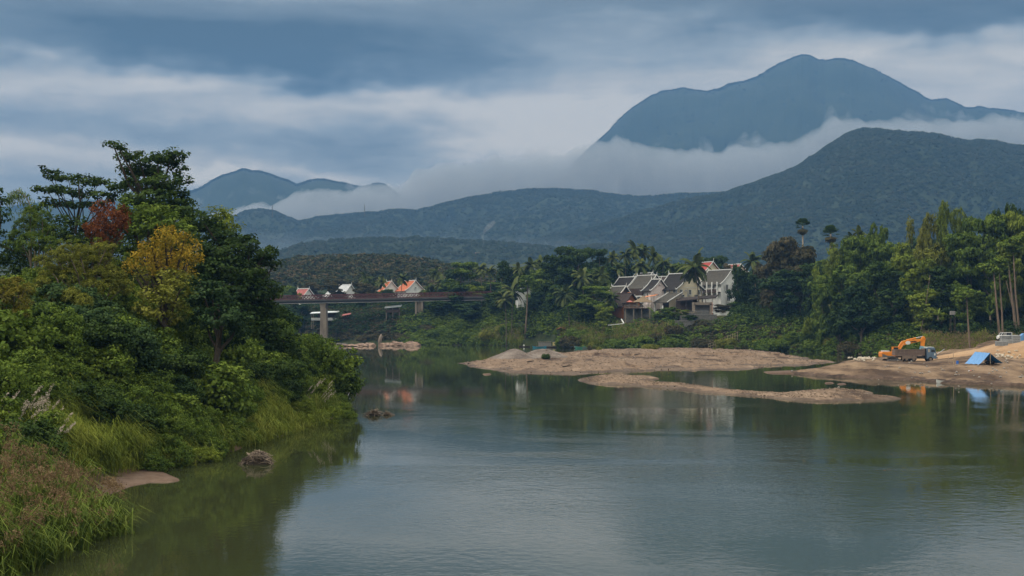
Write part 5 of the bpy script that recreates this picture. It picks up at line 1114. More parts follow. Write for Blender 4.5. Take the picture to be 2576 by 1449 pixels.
# faint lettering lines and small vents on the pink gable
o = [q for q in bpy.data.objects if q.name.startswith('pink_gabled')][0]
mb = MB()
for r_ in range(2):
    y = -2.3
    while y < -.4: w_ = gt.uniform(.1, .22); mb.box((-.47, y, 4.6 - r_ * .3), (.04, w_, .13)); y += w_ + .07
for i, hh in enumerate((.2, .45, .6, .3, .2)): mb.box((-.47, -.7 + i * .33, 7.4 + hh / 2), (.04, .14, hh))
mb.build('lettering', M_dwood, o)
W5 = 11.2
h5 = house('cream_house', 'big two storey cream house with very dark steep roof and shuttered windows', (690.3, 273.2), 486, W5, 11.5, 5.0, 8.8, 32, M_cream, M_tdark, finial=1.0,
    wins=[('g', -4.0, 7.3, 1.1, 1.7), ('g', -.2, 7.3, 1.1, 1.7), ('g', 3.9, 7.3, 1.1, 1.7), ('g', -2.0, 7.9, .45, .45, M_glass, M_trim, 'window', False), ('g', -4.0, 3.7, 1.1, 1.7, M_dwood), ('g', -2.2, 4.1, .9, .8), ('g', .0, 3.8, 1.0, 1.5, M_dwood), ('g', 3.2, 4.1, .9, .8), ('s', -1.6, 7.3, 1.3, 1.7), ('s', -4.2, 7.3, .7, 1.7), ('s', -6.6, 7.3, 1.3, 1.7), ('s', -9.2, 7.3, 1.3, 1.7)])
mb = MB(); mb.box((-.44, 0, 5.6), (.14, W5, .16)); mb.box((-.44, .5, 8.9), (.14, 6, .14))
for y in (-W5 / 2 + .1, -.9, W5 / 2 - .1): mb.box((-.42, y, 4.3), (.12, .16, 8.6))
mb.build('moulding', M_trim, h5)
for y in (-3.2, 2.6):
    ac = MB(); ac.box((-.1, y, 6.1), (.7, .9, .7)); a_ = ac.build('air_conditioner', M_block, h5, bevel=.04); f = MB(); f.tube([(.25, y, 6.1), (.3, y, 6.1)], .26, 10); f.build('fan_grille', M_glass, a_)
mb = MB(); mb.tube([(-.3, -W5 / 2 - .1, 0), (-.3, -W5 / 2 - .1, 8.4)], .09, 6); mb.build('drain_pipe', paint('blue pipe', (.14, .22, .38)), h5)
# lean-to in front of the cream house
p = W(672, 298, 478); lr = empty('lean_to', (p.x, p.y, 11.0), R(32) - math.pi / 2); tag(lr, 'lean to with mossy dark roof and beige board side against the cream house', 'shed')
mb = MB(); mb.prism([(-2.6, 4.2), (4.2, 7.6), (4.2, 7.35), (-2.6, 3.95)], 'x', -7.2, .6); lro = mb.build('roof', M_tgrey, lr)
mb = MB(); mb.bar((.6, -2.6, 4.25), (.6, 4.2, 7.7), .3); mb.bar((-7.2, -2.6, 4.25), (-7.2, 4.2, 7.7), .3); mb.build('roof_trim', M_trim, lro)
mb = MB(); mb.prism([(-1.2, -3), (4.1, -3), (4.1, 7.2), (-1.2, 4.5)], 'x', -.2, 0); mb.build('side_wall', M_beigew, lr)
mb = MB(); mb.box((-3.5, -1.1, .4), (6.6, .2, 3.2)); mb.box((-3.5, 1.5, 2), (6.6, .2, 7)); mb.build('front_wall', M_dwood, lr)
mb = MB(); mb.box((-6.9, -1.9, 1.6), (.5, .5, 5)); mb.box((-3, -2.4, 3.0), (.12, .12, 2)); mb.box((-2.2, -2.3, 2.6), (.7, .06, 1.1)); mb.build('post', M_white, lr)
house('grey_roofed_house', 'last white house with grey roof, balcony and columns beside the dark trees', (731.6, 269.6), 492, 9, 12, 4.4, 7.8, 33, M_white, M_tgrey, finial=.4,
    wins=[('g', -2.2, 6.0, 1.1, 2.0), ('g', .6, 6.0, 1.1, 2.0), ('s', -2.4, 5.6, .9, 2.2, M_glass), ('s', -4.2, 5.6, .9, 2.2, M_glass), ('s', -8.6, 5.8, 1.3, 1.8), ('g', -1.5, 2.2, 1.4, 1.8)])
o = [q for q in bpy.data.objects if q.name.startswith('grey_roofed')][-1]; o = sorted([q for q in bpy.data.objects if q.name.startswith('grey_roofed')], key=lambda q: q.name)[-1]
mb = MB(); mb.box((-6, -5.4, 4.3), (11, 1.6, .3)); mb.box((-6, -6.1, 4.9), (11, .1, 1.0)); mb.build('balcony', M_dwood, o)
mb = MB()
for i in range(5): mb.box((-.6 - i * 2.7, -6.1, 3.6), (.35, .35, 8.6))
mb.build('columns', M_white, o)
house('small_dark_house', 'small house with dark gable and white edged grey roof behind the brown wooden house', (625.7, 286.2), 492, 5.4, 8, 2.6, 4, 32, M_dwood, M_tgrey)
# brown wooden house, terrace, thatch
h8 = house('wooden_house', 'brown wooden house with orange brown gable and shingle roof', (632.2, 293.3), 476, 7.4, 7.6, 3.5, 4.2, 34, M_owood, M_tbrown, trim=M_dwood, finial=0, ov=1.0, wins=[('g', -1.8, 1.6, 1.0, 1.2, M_glass, M_dwood, 'window', False), ('g', 1.4, 1.2, 1.1, 2.0, M_glass, M_dwood, 'window', False)])
mb = MB(); mb.box((.1, 0, 4.3), (1.4, 7.8, .25)); mb.build('lower_gable_roof', M_tbrown, h8)
zt = W(636, 308, 470).z
p = W(637, 308, 470); te = empty('terrace', (p.x, p.y, zt)); tag(te, 'wooden restaurant terrace on tall posts before the brown house', 'terrace')
mb = MB(); mb.box((0, 0, -.15), (8.8, 5, .3)); mb.build('deck', M_dwood, te)
mb = MB()
for x in np.linspace(-4.3, 4.3, 7): mb.box((x, -2.4, .45), (.12, .12, 1.1))
mb.box((0, -2.4, 1.0), (8.8, .1, .1)); mb.box((0, -2.4, .15), (8.8, .1, .1))
for i in range(22):
    x = -4.3 + i * .4; mb.bar((x, -2.4, .2), (x + .4, -2.4, 1.0), .05); mb.bar((x + .4, -2.4, .2), (x, -2.4, 1.0), .05)
mb.build('railing', paint('grey rail wood', (.2, .16, .13)), te)
for x in (-4.0, -1.3, 1.3, 4.0):
    for y in (-2.2, 2.0): MB().box((x, y, -3.2), (.3, .3, 6.0)).build('post', M_conc, te)
mb = MB(); mb.box((0, 1.2, -3.2), (8, .3, 6)); mb.build('retaining_wall', M_concd, te)
th_ = empty('thatched_shelter', (p.x + 2.0, p.y - .2, zt)); tag(th_, 'thatched shelter roof on the restaurant terrace', 'shelter')
mb = MB(); n = 16; vs = [(0, 0, 4.1)]
for rr, zz in ((1.2, 3.2), (2.3, 2.55), (3.3, 2.0)):
    for i in range(n): a = 6.283 * i / n; k = rr * (1 + .05 * math.sin(i * 5)); vs.append((k * math.cos(a), k * .8 * math.sin(a), zz - .08 * (i % 2)))
fs = [(0, 1 + i, 1 + (i + 1) % n) for i in range(n)] + [(1 + r_ * n + i, 1 + (r_ + 1) * n + i, 1 + (r_ + 1) * n + (i + 1) % n, 1 + r_ * n + (i + 1) % n) for r_ in (0, 1) for i in range(n)] + [tuple(range(2 * n + 1, 3 * n + 1))]
mb.add(vs, fs); mb.build('roof', M_thatch, th_)
for x, y in ((-2, -1.5), (2, -1.5), (-2, 1.5), (2, 1.5)): MB().tube([(x, y, 0), (x, y, 2.4)], .08, 6).build('post', M_bam, th_)
def parasol(loc, label, mat, r=1.1, h=2.1):
    o = empty('parasol', loc); tag(o, label, 'parasol'); n = 8
    vs = [(0, 0, h + .35)] + [(r * math.cos(6.283 * i / n), r * math.sin(6.283 * i / n), h) for i in range(n)] + [(0, 0, h + .3)] + [(r * .98 * math.cos(6.283 * i / n), r * .98 * math.sin(6.283 * i / n), h - .05) for i in range(n)]
    fs = [(0, 1 + i, 1 + (i + 1) % n) for i in range(n)] + [(n + 1, n + 2 + (i + 1) % n, n + 2 + i) for i in range(n)] + [(1 + i, n + 2 + i, n + 2 + (i + 1) % n, 1 + (i + 1) % n) for i in range(n)]
    MB().add(vs, fs).build('canopy', mat, o); MB().tube([(0, 0, 0), (0, 0, h + .3)], .03, 6).build('pole', M_bam, o)
parasol((p.x - 2.5, p.y - 1.2, zt), 'open salmon red parasol on the restaurant terrace', paint('salmon cloth', (.60, .17, .13)))
o = empty('closed_parasol', (p.x + .5, p.y - 1.5, zt)); tag(o, 'closed orange parasol standing on the terrace under the thatch edge', 'parasol'); MB().tube([(0, 0, .7), (0, 0, 1.3), (0, 0, 2.1)], [.16, .13, .03], 8).build('canopy', M_awn, o); MB().tube([(0, 0, 0), (0, 0, 2.2)], .03, 6).build('pole', M_bam, o)
for i, x in enumerate((-3.4, -.8, 3.3)):
    o = empty('terrace_table', (p.x + x, p.y - .6, zt)); tag(o, ['table at the house end of the terrace below the open parasol', 'table in the middle of the terrace', 'table under the thatched roof'][i], 'table', 'terrace tables')
    MB().box((0, 0, .74), (.9, .8, .05)).build('table_top', M_trim, o); MB().tube([(0, 0, 0), (0, 0, .72)], .05, 6).build('leg', M_dwood, o)
# awnings, low building, concrete shed
def slab(name, label, a, b, w_, th2, mat, cat, posts=True, n=4, drop=2.6, pm=M_conc):
    c = (a + b) / 2; o = empty(name, (c.x, c.y, c.z - drop)); tag(o, label, cat); mb = MB(); d_ = b - a; nrm = Vector((-d_.y, d_.x, 0)).normalized() * w_
    vs = [a - c, b - c, b - c + nrm, a - c + nrm]; vs = [v + Vector((0, 0, drop)) for v in vs]; vs += [v - Vector((0, 0, th2)) for v in vs]
    vs[2] += Vector((0, 0, w_ * .18)); vs[3] += Vector((0, 0, w_ * .18)); vs[6] += Vector((0, 0, w_ * .18)); vs[7] += Vector((0, 0, w_ * .18))
    mb.add(vs, [(0, 1, 2, 3), (7, 6, 5, 4), (0, 4, 5, 1), (1, 5, 6, 2), (2, 6, 7, 3), (3, 7, 4, 0)]).build('roof', mat, o)
    for i in range(n): 
        q = vs[0].lerp(vs[1], (i + .5) / n); MB().box((q.x, q.y + .2, (q.z) / 2 - .8), (.16, .16, q.z + 1.4)).build('post', pm, o)
    return o
slab('awning', 'thin orange awning over the yard below the pinkish gable', W(643.5, 297.2, 482), W(655.5, 295.3, 480), 2.4, .12, M_awn, 'awning')
slab('awning', 'short orange awning above the brown shingle roof', W(621, 294.2, 489), W(629.5, 292.8, 488), 1.6, .12, M_awn, 'awning', n=2)
o = slab('low_shed', 'long low shed with flat brown roof before the cream house', W(676.5, 300.8, 474), W(715.5, 297.4, 470), 6, .25, M_tbrown, 'shed', n=6, drop=3.4, pm=M_dwood)
mb = MB(); mb.box((-2.6, 4.2, 1.2), (7, .2, 4.6)); mb.build('back_wall', M_dwood, o)
p = W(703, 307.6, 466); cs = empty('concrete_shed', (p.x, p.y, p.z - 3)); tag(cs, 'unfinished concrete building with open dark front above the rubble', 'building')
mb = MB(); mb.box((0, 3, 4.3), (5.8, 6, .9)); mb.box((2.6, 3, 1.5), (.7, 6, 5.4)); mb.box((-2.7, 3, 1.5), (.3, 6, 5.4)); mb.build('frame', M_conc, cs)
mb = MB(); mb.box((0, 2.4, 1.6), (5.0, .2, 4.6)); mb.build('shutter', M_block, cs); mb = MB(); mb.box((3.05, 1.5, 2.2), (.2, 3, 5.2)); mb.build('brick_side', paint('bare brick', (.36, .15, .08)), cs)
for i, (px, py, d, w_, hh, lb) in enumerate([(698, 313.5, 463, 7.5, 1.6, 'upper dark stone retaining wall below the unfinished building'), (690, 318.5, 460, 6.5, 1.7, 'middle grey retaining wall with a pale coping'), (686, 322.6, 456, 7, 1.2, 'lowest grey retaining wall near the reeds'), (706, 318, 459, 7, 2.2, 'dark retaining wall to the side of the stepped ones')]):
    q = W(px, py, d); o = empty('retaining_wall', (q.x, q.y, q.z)); tag(o, lb, 'wall', 'stepped retaining walls'); MB().box((0, .6, -.9), (w_, 1.2, hh + 1.6)).build('masonry', M_concd, o); MB().box((0, .6, hh / 2 + .0), (w_ + .1, 1.35, .16)).build('coping', M_block, o)
for i, (a, b, d, lb) in enumerate([((680, 310.8), (682.4, 313.8), 461, 'pale plank stuck upright left in the rubble'), ((684, 311.4), (693, 312.8), 460, 'long pale plank lying across the rubble'), ((694.6, 308), (694, 312.2), 460, 'pale plank standing in the middle of the rubble'), ((691, 313.2), (697, 311.6), 459, 'pale plank slanting over the rubble'), ((679, 312.6), (683, 313.2), 460, 'short pale plank at the edge of the rubble')]):
    P_ = W(*a, d); Q_ = W(*b, d); tag(MB().bar(P_, Q_, .26, .08).build('plank', M_bam), lb, 'plank', 'planks on the rubble')
gw = W(728, 313.5, 466); o = empty('garden_wall', (gw.x, gw.y, gw.z - .9)); tag(o, 'low white garden wall with stepped piers above the scrub', 'wall')
mb = MB(); mb.box((1, 0, .6), (11.5, .3, 1.2)); mb.build('wall', M_white, o)
for i in range(6): MB().box((-4.6 + i * 2.25, 0, 1.35), (1.0, .42, .5)).build('pier', M_trim, o)
p0, p1, p2 = W(597 - 512 + 512, 0, 1), 0, 0
tag(MB().bar(W(621.3, 319.1, 462), W(623.9, 323.4, 460), .3, .25).bar(W(619, 0, 462) if 0 else W(623.4, 323.6, 460), W(608, 325.2, 458), .22, .22).build('volleyball_frame' if 0 else 'white_pipe', M_trim), 'bent white pipe lying on the bank below the terrace', 'pipe')
# houses above the bridge
house('orange_roofed_house', 'larger orange roofed white house beyond the bridge', (415.6, 280.4), 660, 9.5, 11, 4.2, 6.5, 32, M_white, M_torange, wins=[('g', 0, 7.2, .8, .7), ('s', -3.5, 3.4, 1.1, 1.8), ('s', -7, 3.4, 1.1, 1.8)], finial=1.0)
house('orange_roofed_house', 'smaller orange roofed white house beyond the bridge', (391.6, 281.2), 665, 8, 9, 4.0, 6.5, 20, M_white, M_torange, wins=[('g', 0, 3.8, .9, 1.2), ('g', 2.6, 2.6, 1.2, 1.8, M_dwood)], finial=1.0)
house('white_roofed_house', 'white house with pale grey roof beyond the bridge', (351, 284.6), 625, 9.5, 12, 4.4, 5, 48, M_white, M_twhite, finial=.8)
house('red_roofed_house', 'low red roofed house seen over the bridge railing', (309, 288.6), 625, 7.5, 9, 3.6, 4.5, 40, M_white, M_tpink, finial=.8)
for px, py, d, W_, lb in [(316.5, 260.6, 930, 6, 'salmon roofed building on top of the wooded hill behind the bridge'), (308, 262, 935, 5, 'paler roof left of the salmon one on the wooded hill'), (340, 260, 935, 4, 'tiny orange roof right of the salmon one on the wooded hill'), (479, 252.6, 2050, 6.2, 'lone red roof on the misty slope beside the smoke')]:
    house('hilltop_house', lb, (px, py), d, W_, 16 if W_ == 6 else 6, W_ * .5, 3.5, 60, M_conc, M_torange if W_ != 6.2 else M_tred, finial=0)
# ------------------------------------------------------------------ bridge
def bridge():
    A_ = W(281, 0, 560); A_.z = 17.05; B_ = W(489, 0, 552); B_.z = 18.45; u = (B_ - A_); A2 = A_ - u * .62; B2 = A_ + u * 1.06
    ln = (B2 - A2).length; r = empty('bridge', A2); r.rotation_euler = (0, 0, math.atan2(u.y, u.x)); tag(r, 'long flat bridge with dark red lattice railings on concrete piers', 'bridge')
    sl = (B2.z - A2.z) / ln; Z = lambda x: x * sl; n = 40; wd = 6.0
    def strip(y0, y1, z0, z1):
        mb = MB(); vs = []
        for x in (0, ln): vs += [(x, y0, Z(x) + z0), (x, y1, Z(x) + z0), (x, y1, Z(x) + z1), (x, y0, Z(x) + z1)]
        return mb.add(vs, [(0, 3, 2, 1), (4, 5, 6, 7), (0, 1, 5, 4), (1, 2, 6, 5), (2, 3, 7, 6), (3, 0, 4, 7)])
    strip(-wd / 2, wd / 2, -.45, .15).build('deck', paint('grey bridge deck', (.16, .155, .15), .8, .25, .5), r)
    g_ = strip(-wd / 2 + .5, -wd / 2 + .9, -1.25, -.46); g_.build('girder', paint('dark steel', (.03, .03, .035)), r); strip(wd / 2 - .9, wd / 2 - .5, -1.25, -.46).build('girder', paint('dark steel', (.03, .03, .035)), r)
    strip(-wd / 2 + .35, -wd / 2 + 1.0, -1.42, -1.25).build('girder_flange', paint('pale steel flange', (.30, .28, .26)), r)
    strip(-wd / 2 + .35 - .6, -wd / 2 - .02, -.1, .05).build('footway', M_dwood, r)
    for y in (-wd / 2 + .1, wd / 2 - .1):
        mb = MB(); h = 1.9; b = 1.25; k = int(ln / b)
        mb.bar((0, y, .3), (ln, y, Z(ln) + .3), .14); mb.bar((0, y, h), (ln, y, Z(ln) + h), .18)
        for i in range(k):
            x = i * b; mb.bar((x, y, Z(x) + .3), (x + b, y, Z(x + b) + h), .13); mb.bar((x + b, y + .03, Z(x + b) + .3), (x, y + .03, Z(x) + h), .13)
            if i % 2 == 0: mb.bar((x, y, Z(x) + .2), (x, y, Z(x) + h), .14)
        mb.build('railing', M_rust, r)
    for px, zb, cap in ((325.5, -1.2, 0), (421, 5.2, 1)):
        t = (px - 281) / (489 - 281) * 1.0; x = (A_ + u * t - A2).length; zt_ = Z(x) - 1.25; z0 = zb - A2.z
        mb = MB()
        if not cap:
            mb.prism([(-1.15, z0), (1.15, z0), (.95, zt_ - 2), (1.35, zt_), (-1.35, zt_), (-.95, zt_ - 2)], 'y', -2.3, 2.3, Matrix.Translation((x, 0, 0)))
            pr = mb.build('pier', M_conc, r)
            mb = MB(); mb.prism([(.35, z0), (1.95, z0), (1.55, zt_ - 2.6), (1.2, zt_ - 1.9), (.85, zt_ - 1.9), (.5, zt_ - 2.6)], 'y', -3.4, -2.25, Matrix.Translation((x, 0, 0))); mb.build('buttress', M_conc, pr)
        else:
            for dx in (-1.15, 0, 1.2): mb.box((x + dx, -.8 if dx else 0, (z0 + zt_) / 2), (.75 if dx else 1.4, 3.4, zt_ - z0))
            pr = mb.build('pier', M_conc, r); mb = MB(); mb.box((x + .2, -.3, z0 - .9), (4.6, 5, 1.9)); mb.build('footing', M_concd, pr)
bridge()
# stilt houses below the bridge
def stilt(name, label, px, py, d, w_, hpx, floor_px, roofm, wallm, dep=4, railm=M_trim):
    s = d / F; top = W(px, py, d); fl = W(px, floor_px, d).z; gz = hm(top.x, d); zb = min(gz - .5, fl - 2)
    o = empty(name, (top.x, d, fl)); tag(o, label, 'hut'); h = top.z - fl; w = w_ * s
    mb = MB(); vs = [(-w / 2 - .4, -dep / 2 - .8, h - .7), (w / 2 + .6, -dep / 2 - .8, h - .1), (w / 2 + .6, dep / 2, h + .5), (-w / 2 - .4, dep / 2, h - .1)]; vs += [(a, b, c - .12) for a, b, c in vs]
    mb.add(vs, [(0, 1, 2, 3), (7, 6, 5, 4), (0, 4, 5, 1), (1, 5, 6, 2), (2, 6, 7, 3), (3, 7, 4, 0)]).build('roof', roofm, o)
    mb = MB(); mb.box((0, 0, -.1), (w, dep, .2)); mb.box((0, -dep / 2, .45), (w, .1, .9)); mb.build('deck', railm, o)
    mb = MB(); mb.box((w * .1, dep / 4, h / 2 - .3), (w * .75, dep / 2, h - .7)); mb.build('wall', wallm, o)
    for x in (-w / 2 + .2, 0, w / 2 - .2):
        for y in (-dep / 2 + .1, dep / 2 - .1): MB().box((x, y, (h - .6 + zb - fl) / 2), (.2, .2, h - .6 - (zb - fl))).build('post', M_conc, o)
    return o
stilt('stilt_house', 'stilt house with white tin roof and white balcony behind the tall pier', 325, 311.8, 576, 26, 0, 320, M_tin, M_dwood, 5)
stilt('stilt_hut', 'small square pale hut on tall legs below the bridge', 376.2, 315.6, 562, 5.5, 0, 318, M_conc, M_conc, 2, M_conc)
stilt('tin_hut', 'hut with a pale slanting tin roof left of the right pier', 393, 306.2, 556, 14, 0, 312, M_tin, M_dwood, 3, M_dwood)
stilt('stilt_hut', 'dark narrow stilt hut between the tall pier and the pale hut', 346.5, 314, 567, 6, 0, 319, M_tpink, M_dwood, 2.5, M_dwood)
o = stilt('platform_hut', 'rickety bamboo platform on posts under the wood right of the fan palms', 828, 305.5, 428, 15, 0, 310, M_thatch, M_dwood, 3, M_bam)
# boat shed on the bank, thatched bit
p = W(561, 327, 480); o = empty('boat_shed', (p.x, 480, hm(p.x, 480))); tag(o, 'tiny shed with rusty roof in the scrub above the boats', 'shed'); zz = p.z - hm(p.x, 480)
MB().prism([(-1.6, zz - .7), (0, zz), (1.5, zz - .5), (1.5, zz - .65), (0, zz - .15), (-1.6, zz - .85)], 'y', -1.3, 1.3).build('roof', M_tpink, o); MB().box((0, .3, zz / 2 - .5), (2.4, 1.6, zz - .5)).build('wall', M_dwood, o)
p = W(527, 288, 520); house('hidden_house', 'white gabled house mostly hidden behind the tall bare trunk', (526, 281.5), 535, 6, 6, 3.4, 6, 10, M_white, M_tbrown)
o = empty('white_shed', (W(952.5, 313, 345).x, 345, hm(W(952.5, 313, 345).x, 345))); tag(o, 'small white box shed on legs in the dark wood', 'shed'); zz = W(952.5, 313, 345).z - o.location.z
MB().box((0, 0, zz), (1.1, 1.0, .9)).build('cabin', M_block, o, bevel=.03)
for x in (-.5, .5):
    for y in (-.4, .4): MB().box((x, y, (zz - 1) / 2), (.12, .12, zz - 1)).build('post', M_barkd, o)
# bamboo fence on the dry slope
f0 = W(708, 346, 436); o = empty('bamboo_fence', (f0.x, f0.y, .3)); tag(o, 'rickety bamboo fence on the dry slope above the gravel bar', 'fence'); mb = MB()
for i in range(13):
    x = i * .75; zz = .3 + i * .30; mb.bar((x, 0, zz - 1.2), (x + gt.normal(0, .08), 0, zz + 1.4 + gt.normal(0, .15)), .09)
mb.build('posts', M_bam, o); mb = MB(); mb.bar((0, 0, .6), (9, 0, 4.2), .07); mb.bar((0, 0, 1.5), (9, 0, 5.1), .07); mb.build('rails', M_bam, o)

# ------------------------------------------------------------------ boats
def hull(mb, L_, w_, h, bow=.5):
    n = 14; vs = []
    for i in range(n + 1):
        t = i / n; k = math.sin(math.pi * min(1, max(0, .06 + t * .9))) ** .6; x = (t - .5) * L_; lift = bow * (abs(t - .5) * 2) ** 3
        vs += [(x, -w_ / 2 * k, h + lift), (x, -w_ / 2 * k * .6, -.15 + lift * .7), (x, w_ / 2 * k * .6, -.15 + lift * .7), (x, w_ / 2 * k, h + lift), (x, w_ / 2 * k * .85, h * .5 + lift), (x, -w_ / 2 * k * .85, h * .5 + lift)]
    fs = []
    for i in range(n):
        a = i * 6; b = a + 6
        for j in range(6): fs.append((a + j, a + (j + 1) % 6, b + (j + 1) % 6, b + j))
    fs += [(5, 4, 3, 2, 1, 0), tuple(n * 6 + j for j in range(6))]
    return mb.add(vs, fs)
def at(px, d, z=0): return Vector(((px - 512) / F * d, d, z))
q = at(546, 480); bt = empty('covered_boat', q); bt.scale = (.62, .85, .8); tag(bt, 'covered wooden boat with netted cabin and yellow cloth stern moored at the bank', 'boat')
hull(MB(), 14.0, 2.0, .55, .3).build('hull', paint('worn dark hull', (.10, .065, .05), .7), bt)
MB().box((0, -1.02, .52), (11, .08, .18)).build('gunwale', M_conc, bt)
cb = MB()
for i in range(7): cb.box((-4.2 + i * 1.15, -.85, 1.45), (.1, .06, 1.9)); cb.box((-4.2 + i * 1.15, .85, 1.45), (.1, .06, 1.9))
cb.box((-.8, 0, 2.45), (7.6, 2.0, .12)); cabin = cb.build('cabin', M_conc, bt); MB().box((-.8, -.78, 1.4), (6.9, .04, 1.6)).build('netting', paint('grey netting', (.2, .19, .17)), cabin)
MB().box((4.9, -.3, 1.6), (2.6, 1.5, 1.6)).build('stern_cloth', paint('yellow cloth', (.52, .42, .2)), bt); MB().box((4.9, -.3, 2.5), (3.0, 1.7, .14)).build('stern_roof', paint('blue grey cover', (.08, .12, .17)), bt)
q = at(539.5, 475); bb = empty('small_boat', q); bb.scale = (.52, .8, .8); tag(bb, 'long turquoise blue boat lying in front of the covered boat', 'boat', 'boats'); hull(MB(), 9, 1.1, .45, .4).build('hull', paint('turquoise paint', (.04, .21, .30), .5), bb); MB().box((0, 0, .32), (.3, .8, .05)).build('seat', M_bam, bb)
q = at(524.5, 488); bb = empty('small_boat', q); bb.scale = (.5, .8, .8); tag(bb, 'small dark boat with a white bundle left of the covered boat', 'boat', 'boats'); hull(MB(), 8, 1.1, .35, .4).build('hull', M_dwood, bb); MB().box((-.4, 0, .7), (.9, .6, .7)).build('bundle', M_trim, bb, bevel=.1)
q = at(594, 462); bb = empty('small_boat', q); tag(bb, 'thin grey green boat half hidden at the foot of the bushes', 'boat', 'boats'); hull(MB(), 13, 1.1, .4, .5).build('hull', paint('grey green paint', (.14, .19, .17)), bb); MB().box((1, 0, .3), (.3, .8, .05)).build('seat', M_bam, bb)
q = at(580, 462); bb = empty('small_boat', q); tag(bb, 'short green boat end beside the dead twigs', 'boat', 'boats'); hull(MB(), 3.4, 1.0, .5, .4).build('hull', paint('green paint', (.05, .2, .14)), bb); MB().box((0, 0, .35), (.3, .8, .05)).build('seat', M_bam, bb)

# ------------------------------------------------------------------ excavator (faces right, stands behind the truck)
M_or = paint('orange yellow machine paint', (.62, .20, .012), .45, .16, 1.5, .4); M_bk = paint('black rubber', (.018, .017, .016), .8, .3, 4); M_gm = paint('grey machine metal', (.12, .12, .12), .5, .3, 2); M_ch = paint('polished steel', (.62, .64, .66), .25, .1, 3, .5, 1)
M_bl = paint('truck blue grey', (.10, .15, .21), .5, .25, 2); M_bed = paint('rusty brown truck bed', (.15, .105, .085), .8, .3, 1.2, stretch=(1, 1, 4)); M_frm = paint('dusty chassis', (.17, .125, .095), .9, .3, 2)
def excavator():
    d = 282.; px = lambda x: (450 + 0) * 0 + x
    zx = lambda x: ((3450 + x / 6.44) / 4 - 512) / F * d; x0 = zx(740)
    zb = 1.05; zz = lambda y: W(900, (1320 + y / 6.44) / 4, d).z
    z0 = zz(828); GZ = hs(x0 + 1, d) ; r = empty('excavator', (x0, d, z0)); tag(r, 'orange excavator standing behind the dump truck with its arm hanging down', 'excavator')
    X = lambda x: zx(x) - x0; Z = lambda y: zz(y) - z0
    for y in (-1.25, 1.25):
        mb = MB(); a, b, t, c = X(545), X(1000), Z(745), 0
        mb.prism([(a + .35, 0), (b - .35, 0), (b, .35), (b, t - .3), (b - .3, t), (a + .3, t), (a, t - .3), (a, .35)], 'y', y - .3, y + .3); tr = mb.build('track', M_bk, r, bevel=.05)
        for i in range(7): MB().tube([(a + .45 + i * (b - a - .9) / 6, y - .34, .38), (a + .45 + i * (b - a - .9) / 6, y + .34, .38)], .27, 10).build('roller', M_gm, tr)
    MB().box(((X(545) + X(1000)) / 2, 0, Z(730)), (1.6, 2.0, .5)).build('undercarriage', M_gm, r)
    mb = MB(); mb.prism([(X(450), Z(690)), (X(810), Z(690)), (X(810), Z(560)), (X(470), Z(560)), (X(447), Z(590))], 'y', -1.35, 1.35); bd = mb.build('body', M_or, r, bevel=.06)
    MB().prism([(X(455), Z(700)), (X(800), Z(700)), (X(800), Z(665)), (X(600), Z(660)), (X(470), Z(610)), (X(455), Z(610))], 'y', -1.39, -1.34).build('side_panel', M_gm, bd)
    MB().box(((X(490) + X(660)) / 2, 0, Z(545)), (X(660) - X(490), 1.8, .28)).build('engine_cover', paint('pale grey cover', (.4, .42, .42)), bd, bevel=.05)
    mb = MB(); a, b = X(735), X(885); t = Z(437)
    mb.box(((a + b) / 2, -.75, t), (b - a, 1.1, .12))
    for x in (a + .06, b - .06):
        for y in (-1.28, -.22): mb.box((x, y, (Z(560) + t) / 2), (.12, .1, t - Z(560)))
    mb.box((a + .06, -.75, (Z(560) + t) / 2), (.1, 1.0, t - Z(560))); cb_ = mb.build('cab', M_or, r)
    MB().box(((a + b) / 2 + .05, -.75, (Z(560) + t) / 2), (b - a - .25, .9, t - Z(560) - .1)).build('cab_window', M_glass, cb_)
    bm_ = MB().prism([(X(860), Z(520)), (X(950), Z(360)), (X(1010), Z(285)), (X(1130), Z(262)), (X(1500), Z(228)), (X(1530), Z(180)), (X(1575), Z(200)), (X(1530), Z(275)), (X(1330), Z(325)), (X(1110), Z(375)), (X(1030), Z(405)), (X(985), Z(470)), (X(975), Z(540))], 'y', -.28, .28).build('boom', M_or, r, bevel=.04)
    n = 16; e = MB().prism([(X(1155) + .42 * math.cos(6.283 * i / n) * 1.2, Z(328) + .36 * math.sin(6.283 * i / n)) for i in range(n)], 'y', -.30, -.27); e.build('white_disc', M_trim, bm_)
    lt = MB()
    for i in range(9): lt.box((X(1228 + i * 17), -.285, Z(305 - i * 1.2)), (.2 * .9, .02, .17 if i % 3 else .24))
    lt.build('lettering', M_bk, bm_)
    MB().prism([(X(1485), Z(400)), (X(1498), Z(240)), (X(1520), Z(180)), (X(1560), Z(158)), (X(1598), Z(180)), (X(1612), Z(240)), (X(1590), Z(330)), (X(1582), Z(435)), (X(1500), Z(425))], 'y', -.24, .24).build('stick', M_or, r, bevel=.04)
    c1_ = MB().tube([(X(1120), 0, Z(262)), (X(1370), 0, Z(205))], .14, 8); cyl = c1_.build('arm_cylinder', M_or, r); MB().tube([(X(1370), 0, Z(205)), (X(1545), 0, Z(165))], .075, 8).build('piston_rod', M_ch, cyl)
    c2_ = MB().tube([(X(905), -.42, Z(560)), (X(1030), -.42, Z(370))], .12, 8); cyl = c2_.build('boom_cylinder', M_or, r); MB().tube([(X(1000), -.42, Z(415)), (X(1035), -.42, Z(360))], .07, 8).build('piston_rod', M_ch, cyl)
